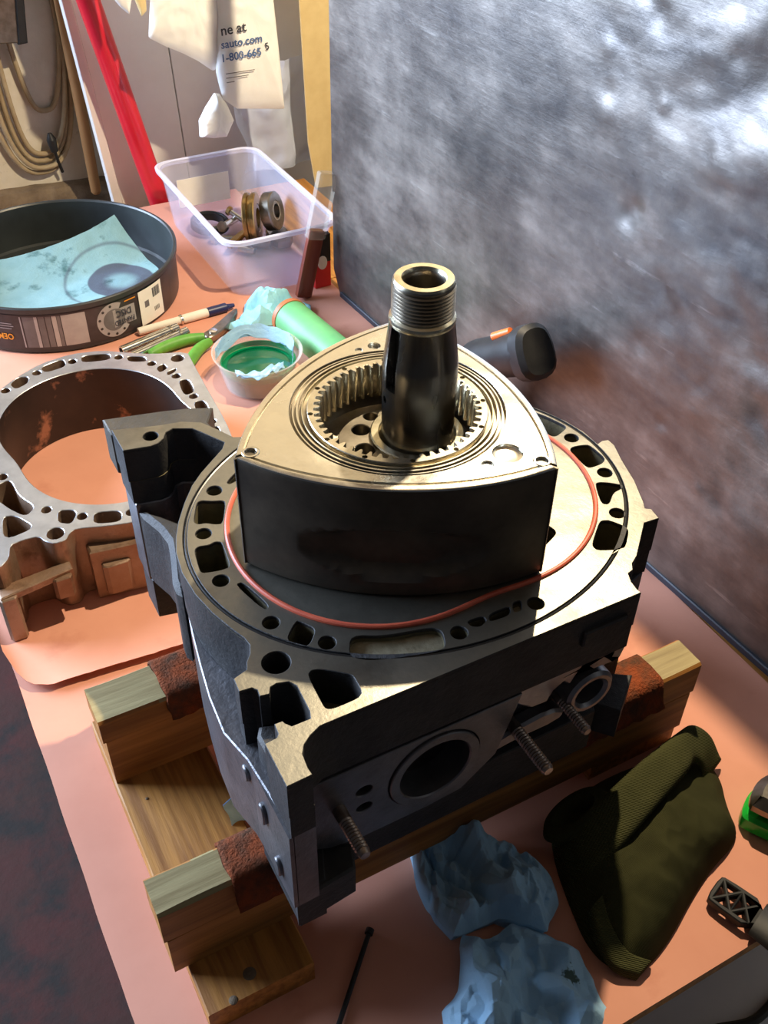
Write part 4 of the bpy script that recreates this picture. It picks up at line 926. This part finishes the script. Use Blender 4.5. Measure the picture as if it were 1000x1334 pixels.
# pen
a = Vector((14, 727, ZP+6)); b = Vector((146, 735, ZP+6)); X = cyl_on(b-a, a, None); L = (b-a).length
t = thing('marker_pen', 'white marker pen with navy cap lying beside the tub', 'pen', (80, 730, ZP))
MB().lathe([(.01, 0), (4.4, 0), (5, 1), (5.2, 62), (6, 64), (6, L-36), (5.6, L-34)], 24, xf=X).build('barrel', MT['white'], t)
MB().lathe([(6, L-35), (6.2, L-34), (6.2, L-8), (4, L-6), (2.4, L+4), (.01, L+5)], 24, xf=X).build('cap', MT['navy'], t)
MB().lathe([(6.0, 58), (6.8, 58.5), (6.8, 61), (6, 61.5)], 24, xf=X).build('collar_ring', MT['chrome'], t)
for k, (p, q_, lab) in enumerate((((-20, 690, ZP+6.8), (62, 712, ZP+6.8), 'chrome tube lying next to the black tub label'), ((-12, 672, ZP+6.6), (70, 698, ZP+6.6), 'chrome tube lying next to the green pliers'))):
    a = Vector(p); b = Vector(q_); X = cyl_on(b-a, a, None); L = (b-a).length
    t = thing('chrome_tube', lab, 'tube', (p[0], p[1], ZP))
    MB().lathe([(4.8, 0), (6.4, 0), (6.4, L), (4.8, L), (4.6, L-14), (4.6, 14), (4.8, 0)], 24, xf=X).build('tube', MT['chrome'], t)
    MB().lathe([(6.5, L-14), (6.9, L-13.5), (6.9, L-10), (6.5, L-9.5)], 24, xf=X).build('crimp_band', MT['steel'], t)
# pliers
t = thing('pliers', 'steel pliers with lime green grips lying on the paper beside the cup', 'pliers', (75, 655, ZP))
def spline(pts, n=24):
    out = []
    for i in range(n+1):
        u = i/n*(len(pts)-1); k = min(int(u), len(pts)-2); f = u-k
        p0, p1, p2, p3 = [Vector(pts[max(0, min(len(pts)-1, k+d))]) for d in (-1, 0, 1, 2)]
        out.append(tuple(.5*((2*p1)+(-p0+p2)*f+(2*p0-5*p1+4*p2-p3)*f*f+(-p0+3*p1-3*p2+p3)*f**3)))
    return out
zq = ZP+8.5
MB().tube(spline([(10, 664, zq), (32, 672, zq), (60, 676, zq), (84, 672, zq)]), [5.5+2*math.sin(math.pi*i/24) for i in range(25)], 14).build('grip', MT['greenh'], t)
MB().tube(spline([(34, 606, zq), (48, 626, zq), (68, 648, zq), (86, 658, zq)]), [5.5+2*math.sin(math.pi*i/24) for i in range(25)], 14).build('grip', MT['greenh'], t)
MB().poly(chaikin([(82, 676), (84, 662), (98, 664), (122, 682), (148, 712), (144, 718), (112, 694), (96, 682)], 2), [], zq-5, zq+4, 1.2).build('jaw', MT['steel'], t)
MB().lathe([(5.5, zq+3), (5.5, zq+5.5), (.01, zq+6)], 20, (97, 674, 0)).build('pivot', MT['chrome'], t)
# crumpled towel behind the cup
tag(crumple([(118, 686), (150, 706), (164, 732), (190, 748), (222, 724), (244, 690), (232, 664), (214, 648), (176, 668), (140, 664)], 20, 16, 46, 3.3, z0=ZP).build('shop_towel', MT['bluelt'], None, (180, 690, ZP), ang=.22), 'crumpled pale blue shop towel between the pliers and the green tube', 'towel')
# green tube with orange rim
a = Vector((191, 643, ZP+25)); b = Vector((205, 515, ZP+25)); X = cyl_on(b-a, a, None); L = (b-a).length
t = thing('green_tube', 'pale green cylinder with orange brown rim lying behind the rotor', 'tube', (198, 580, ZP))
MB().lathe([(.01, 8), (22, 8), (22.5, 0), (24, 0), (24, L), (.01, L)], 40, xf=X).build('body', MT['greent'], t)
MB().lathe([(22.6, -2), (25, -2), (25, 5), (23.8, 5)], 40, xf=X).build('rim', pbr('orange_rim', (0.42, 0.14, 0.05), rough=.5), t)
# clear cup with liquid
CC = (110.5, 556.5); CT = -231.0+8
t = thing('plastic_cup', 'shallow clear plastic cup standing on the paper with green fluid and towel in it', 'cup', (*CC, ZP))
MB().lathe([(.01, ZP), (38, ZP), (41, ZP+2), (51, CT-3), (54, CT-1.5), (54.5, CT), (53, CT), (50, CT-2.5), (40, ZP+3), (37.5, ZP+1.2), (.01, ZP+1.2)], 64, (*CC, 0)).build('cup', MT['bowl'], t)
o = MB().lathe([(.01, ZP+1.6), (37.4, ZP+1.6), (44, ZP+24), (.01, ZP+24)], 56, (*CC, 0)).build('fluid', MT['liquid'], t); o['label'] = 'bright green fluid'
MB().lathe([(38, ZP+25), (44.4, ZP+25), (45.2, ZP+31), (43.8, ZP+31), (43, ZP+25.2)], 56, (CC[0]+1, CC[1]+1, 0)).build('inner_ring', clear('green_tint', (.0, .30, .11), .6, .1), t)
def strip(pts, wd, seed, mat, name, label, base):
    ls = []
    for i, p in enumerate(spline(pts, 30)):
        row = []
        for k in range(13):
            v = k/12-.5; n1 = noise.noise(Vector((i*.25, k*.5, seed)))*5
            row.append((p[0]+wd[0]*v+n1*.4, p[1]+wd[1]*v+n1*.3, p[2]+wd[2]*v+n1))
        ls.append(row)
    m = MB().loops(ls, 0, False); m.loops([[(a, b, c-.6) for a, b, c in r] for r in ls], 0, False)
    return tag(m.build(name, mat, None, base, weld=0, ang=1), label, 'towel')
strip([(66, 580, CT-6), (84, 594, CT-2), (112, 600, CT+3), (136, 592, CT-1), (152, 574, CT-2), (156, 554, CT-5), (146, 534, CT-7)], (-4, -8, -12), 2.0, MT['blue'], 'towel_strip', 'blue wet towel strip draped around the cup rim', (110, 575, CT-8))
strip([(72, 530, CT-6), (92, 512, CT-4), (112, 514, CT-2), (128, 520, CT-5)], (4, 18, -4), 5.0, MT['blue'], 'towel_strip', 'blue towel end dipping into the green fluid', (100, 515, CT-10))
# black power tool leaning by the sheet
t = thing('black_nozzle', 'black plastic tool with blunt head and orange trigger standing behind the engine', 'tool', (262, 300, ZP))
A = Vector((262, 318, -146)); B = Vector((266, 238, -92)); 
MB().tube([tuple(A+(B-A)*k/8) for k in range(9)], [21, 22, 22, 22, 22, 22, 22.5, 23, 22], 28).build('barrel', MT['dark'], t)
D = (B-A).normalized(); q = D.to_track_quat('Z', 'Y').to_matrix().to_4x4(); q.translation = B
MB().poly(chaikin([(-20, -28), (20, -28), (23, 6), (14, 26), (-14, 26), (-23, 6)], 2), [], -8, 16, 5, xf=q).build('head', MT['dark'], t)
MB().tube([(262, 318, -146), (262, 330, -200), (262, 330, ZP+6)], [21, 20, 24], 24).build('grip', MT['dark'], t)
MB().poly(circle(262, 330, 38, 32), [], ZP, ZP+10, 2).build('foot', MT['dark'], t)
MB().tube([tuple(A+(B-A)*.55+Vector((-9, 8, 20))), tuple(A+(B-A)*.78+Vector((-4, 8, 22)))], [4.5, 4], 14).build('trigger', pbr('orange_plastic', (.75, .16, .03), rough=.4), t)
MB().lathe([(3.2, 0), (4.6, 0), (4.6, 3), (3.2, 3), (3.0, 1)], 20, xf=cyl_on((-.7, -.45, .55), tuple(A+(B-A)*.34+Vector((-15, -8, 13))), None)).build('screw_boss', MT['chrome'], t)

# ================================================================== FOREGROUND
tag(crumple([(-43, -80), (-28, -74), (-13, -82), (10, -98), (26, -112), (40, -132), (40, -152), (30, -172), (10, -184), (-4, -172), (-14, -160), (-30, -158), (-50, -156), (-54, -138), (-52, -112)], 22, 30, 50, 1.9, z0=ZB+.3, edge=9).build('shop_towel', MT['blue'], None, (-8, -125, ZB), ang=.22), 'crumpled blue shop towel lying against the front beam', 'towel')
tag(crumple([(-50, -166), (-40, -158), (-22, -170), (-4, -170), (14, -184), (24, -204), (22, -226), (16, -246), (-10, -262), (-40, -250), (-92, -218), (-82, -198), (-66, -188)], 14, 30, 62, 6.3, z0=ZB+.3, edge=9).build('shop_towel', spot_mat(), None, (-30, -210, ZB), ang=.22), 'crumpled blue shop towel with dark green spot lying beside the green hat', 'towel')
# green knit hat
t = thing('knit_hat', 'olive green ribbed knit hat lying folded on the paper beside the blue towels', 'hat', (125, -165, ZB))
puff(chaikin([(64, -118), (90, -104), (130, -98), (170, -102), (200, -108), (215, -122), (214, -142), (200, -164), (190, -190), (155, -198), (120, -212), (87, -228), (58, -236), (42, -228), (34, -206), (42, -172), (52, -140)], 2), 30, 7, .014, 2.4, z0=ZB+.3, p=3.6, M=180, n=30).build('crown', MT['olive'], t, ang=1.3)
def ribbon(pts, wd, th, name, mat, par, n=40, wave=2):
    ls = []
    for i, p in enumerate(spline(pts, n)):
        P0 = Vector(p); row = []; w_ = Vector(wd) if not callable(wd) else Vector(wd(i/n))
        for k in range(13):
            v = k/12-.5; bul = th*math.sqrt(max(0, 1-(2*v)**4)); row.append(tuple(P0+w_*v+Vector((0, 0, bul+wave*.5*noise.noise(Vector((i*.12, k*.2, 2)))))))
        for k in range(12, -1, -1):
            v = k/12-.5; row.append(tuple(P0+w_*v-Vector((0, 0, 2.5))))
        ls.append(row)
    return MB().loops(ls, 0, True, True, True).build(name, mat, par, ang=1.2)
ribbon([(52, -158, ZB+10), (66, -152, ZB+28), (100, -146, ZB+41), (140, -136, ZB+46), (176, -127, ZB+45), (193, -122, ZB+39), (204, -128, ZB+27), (207, -137, ZB+8)], lambda u: (-5-27*u**2, -37+25*u**2, -10+8*u), 5, 'cuff', MT['olivec'], t)
ribbon([(50, -188, ZB+22), (44, -206, ZB+17), (46, -224, ZB+9), (58, -236, ZB+4)], (16, 4, 2), 5, 'hem', MT['olivec'], t)
MB().lathe([(15, 0), (19, 3), (22, 9), (20, 16), (14, 17), (10, 12), (8, 2), (.01, 1)], 40, xf=Matrix.Translation((78, -130, ZB+24)) @ Matrix.Rotation(R_(-20), 4, 'X') @ Matrix.Rotation(R_(-16), 4, 'Y') @ Matrix.Diagonal((1.35, .75, .8, 1))).build('rolled_opening', MT['olive'], t)
# thin dark rod
rod('scriber', (-97, -124, ZB+3.2), (-158, -184, ZB+3.2), 1.8, MT['dark'], 'thin dark scriber rod with small ball end lying on the paper near the front plank', 'tool', (3, 4, 12, MT['dark']))
# green and steel tool at the right
E0 = Vector((194, -180, 0)); d1 = Vector((.56, -.83, 0)); d2 = Vector((.83, .56, 0))
q = Matrix(((d1.x, d2.x, 0, E0.x), (d1.y, d2.y, 0, E0.y), (0, 0, 1, ZB), (0, 0, 0, 1)))
t = thing('tape_tool', 'hand tool with steel top and clear green body lying beside the knit hat', 'tool', (230, -190, ZB))
shp = [(0, 4), (6, -2), (110, -2), (110, 46), (16, 46), (2, 28)]
MB().poly(chaikin(shp, 2), [], .3, 18, 3, xf=q).build('green_body', MT['greencl'], t)
MB().poly(chaikin([(a*.98+2, b*.92+2) for a, b in shp], 2), [], 18, 38, 7, xf=q).build('steel_cover', MT['steel'], t)
# black lattice-ended strap
t = thing('latticed_tool', 'black plastic tool with latticed end hanging over the front bench edge', 'tool', (145, -235, ZB))
def tri(a, b, c): 
    cx, cy = (a[0]+b[0]+c[0])/3, (a[1]+b[1]+c[1])/3
    return [(cx+(p[0]-cx)*.66, cy+(p[1]-cy)*.66) for p in (a, b, c)]
E1 = Vector((140, -213, ZB+4)); q = Matrix.Translation(E1) @ Matrix.Rotation(math.atan2(-95, 34), 4, 'Z')
hl_ = []
for k in range(2):
    u0, u1 = 3+k*15, 18+k*15; mid = ((u0+u1)/2, 0)
    for a, b in (((u0, -10), (u1, -10)), ((u1, -10), (u1, 10)), ((u1, 10), (u0, 10)), ((u0, 10), (u0, -10))): hl_.append(tri(a, b, mid))
MB().poly(chaikin([(0, -10), (4, -12.5), (36, -13), (36, 13), (4, 12.5), (0, 10)], 1), hl_, 0, 7, .8, xf=q).build('lattice_end', MT['dark'], t)
p0 = q @ Vector((35, 0, 3)); ls = []
for i in range(31):
    u = i/30; wdt = 15+16*min(1, u*1.8); cx = 35+u*120; cz = 4+10*math.sin(min(1, u*1.8)*math.pi*.5)-110*max(0, u-.22)**2
    ls.append([tuple(q @ Vector((cx, wdt*math.cos(a)+8*u*u, cz+(5+6*min(1, u*2))*math.sin(a)))) for a in [2*math.pi*k/20 for k in range(20)]])
MB().loops(ls, 0, True, True, True).build('grip', MT['dark'], t, ang=.8)
# pale carton below the bench front and a cable on it
t = thing('carton', 'pale worn carton standing on the floor below the bench front', 'box', (170, -300, -1120))
MB().box((40, -460, -1120), (300, -140, -421)).build('body', MT['carton'], t)
MB().box((40, -460, -421), (300, -300.5, -419)).build('flap', MT['carton'], t); MB().box((40, -299.5, -421), (300, -140, -419)).build('flap', MT['carton'], t)
tag(MB().tube(spline([(60, -262, -414.6), (100, -268, -414.6), (140, -258, -414.6), (180, -268, -414.6), (230, -262, -414.6), (285, -280, -414.6)], 40), 4, 10).build('cable', MT['dark'], None, (150, -300, -418)), 'black cable lying on the pale carton', 'cable')
for o in bpy.data.objects:
    if 'base' in o: del o['base']
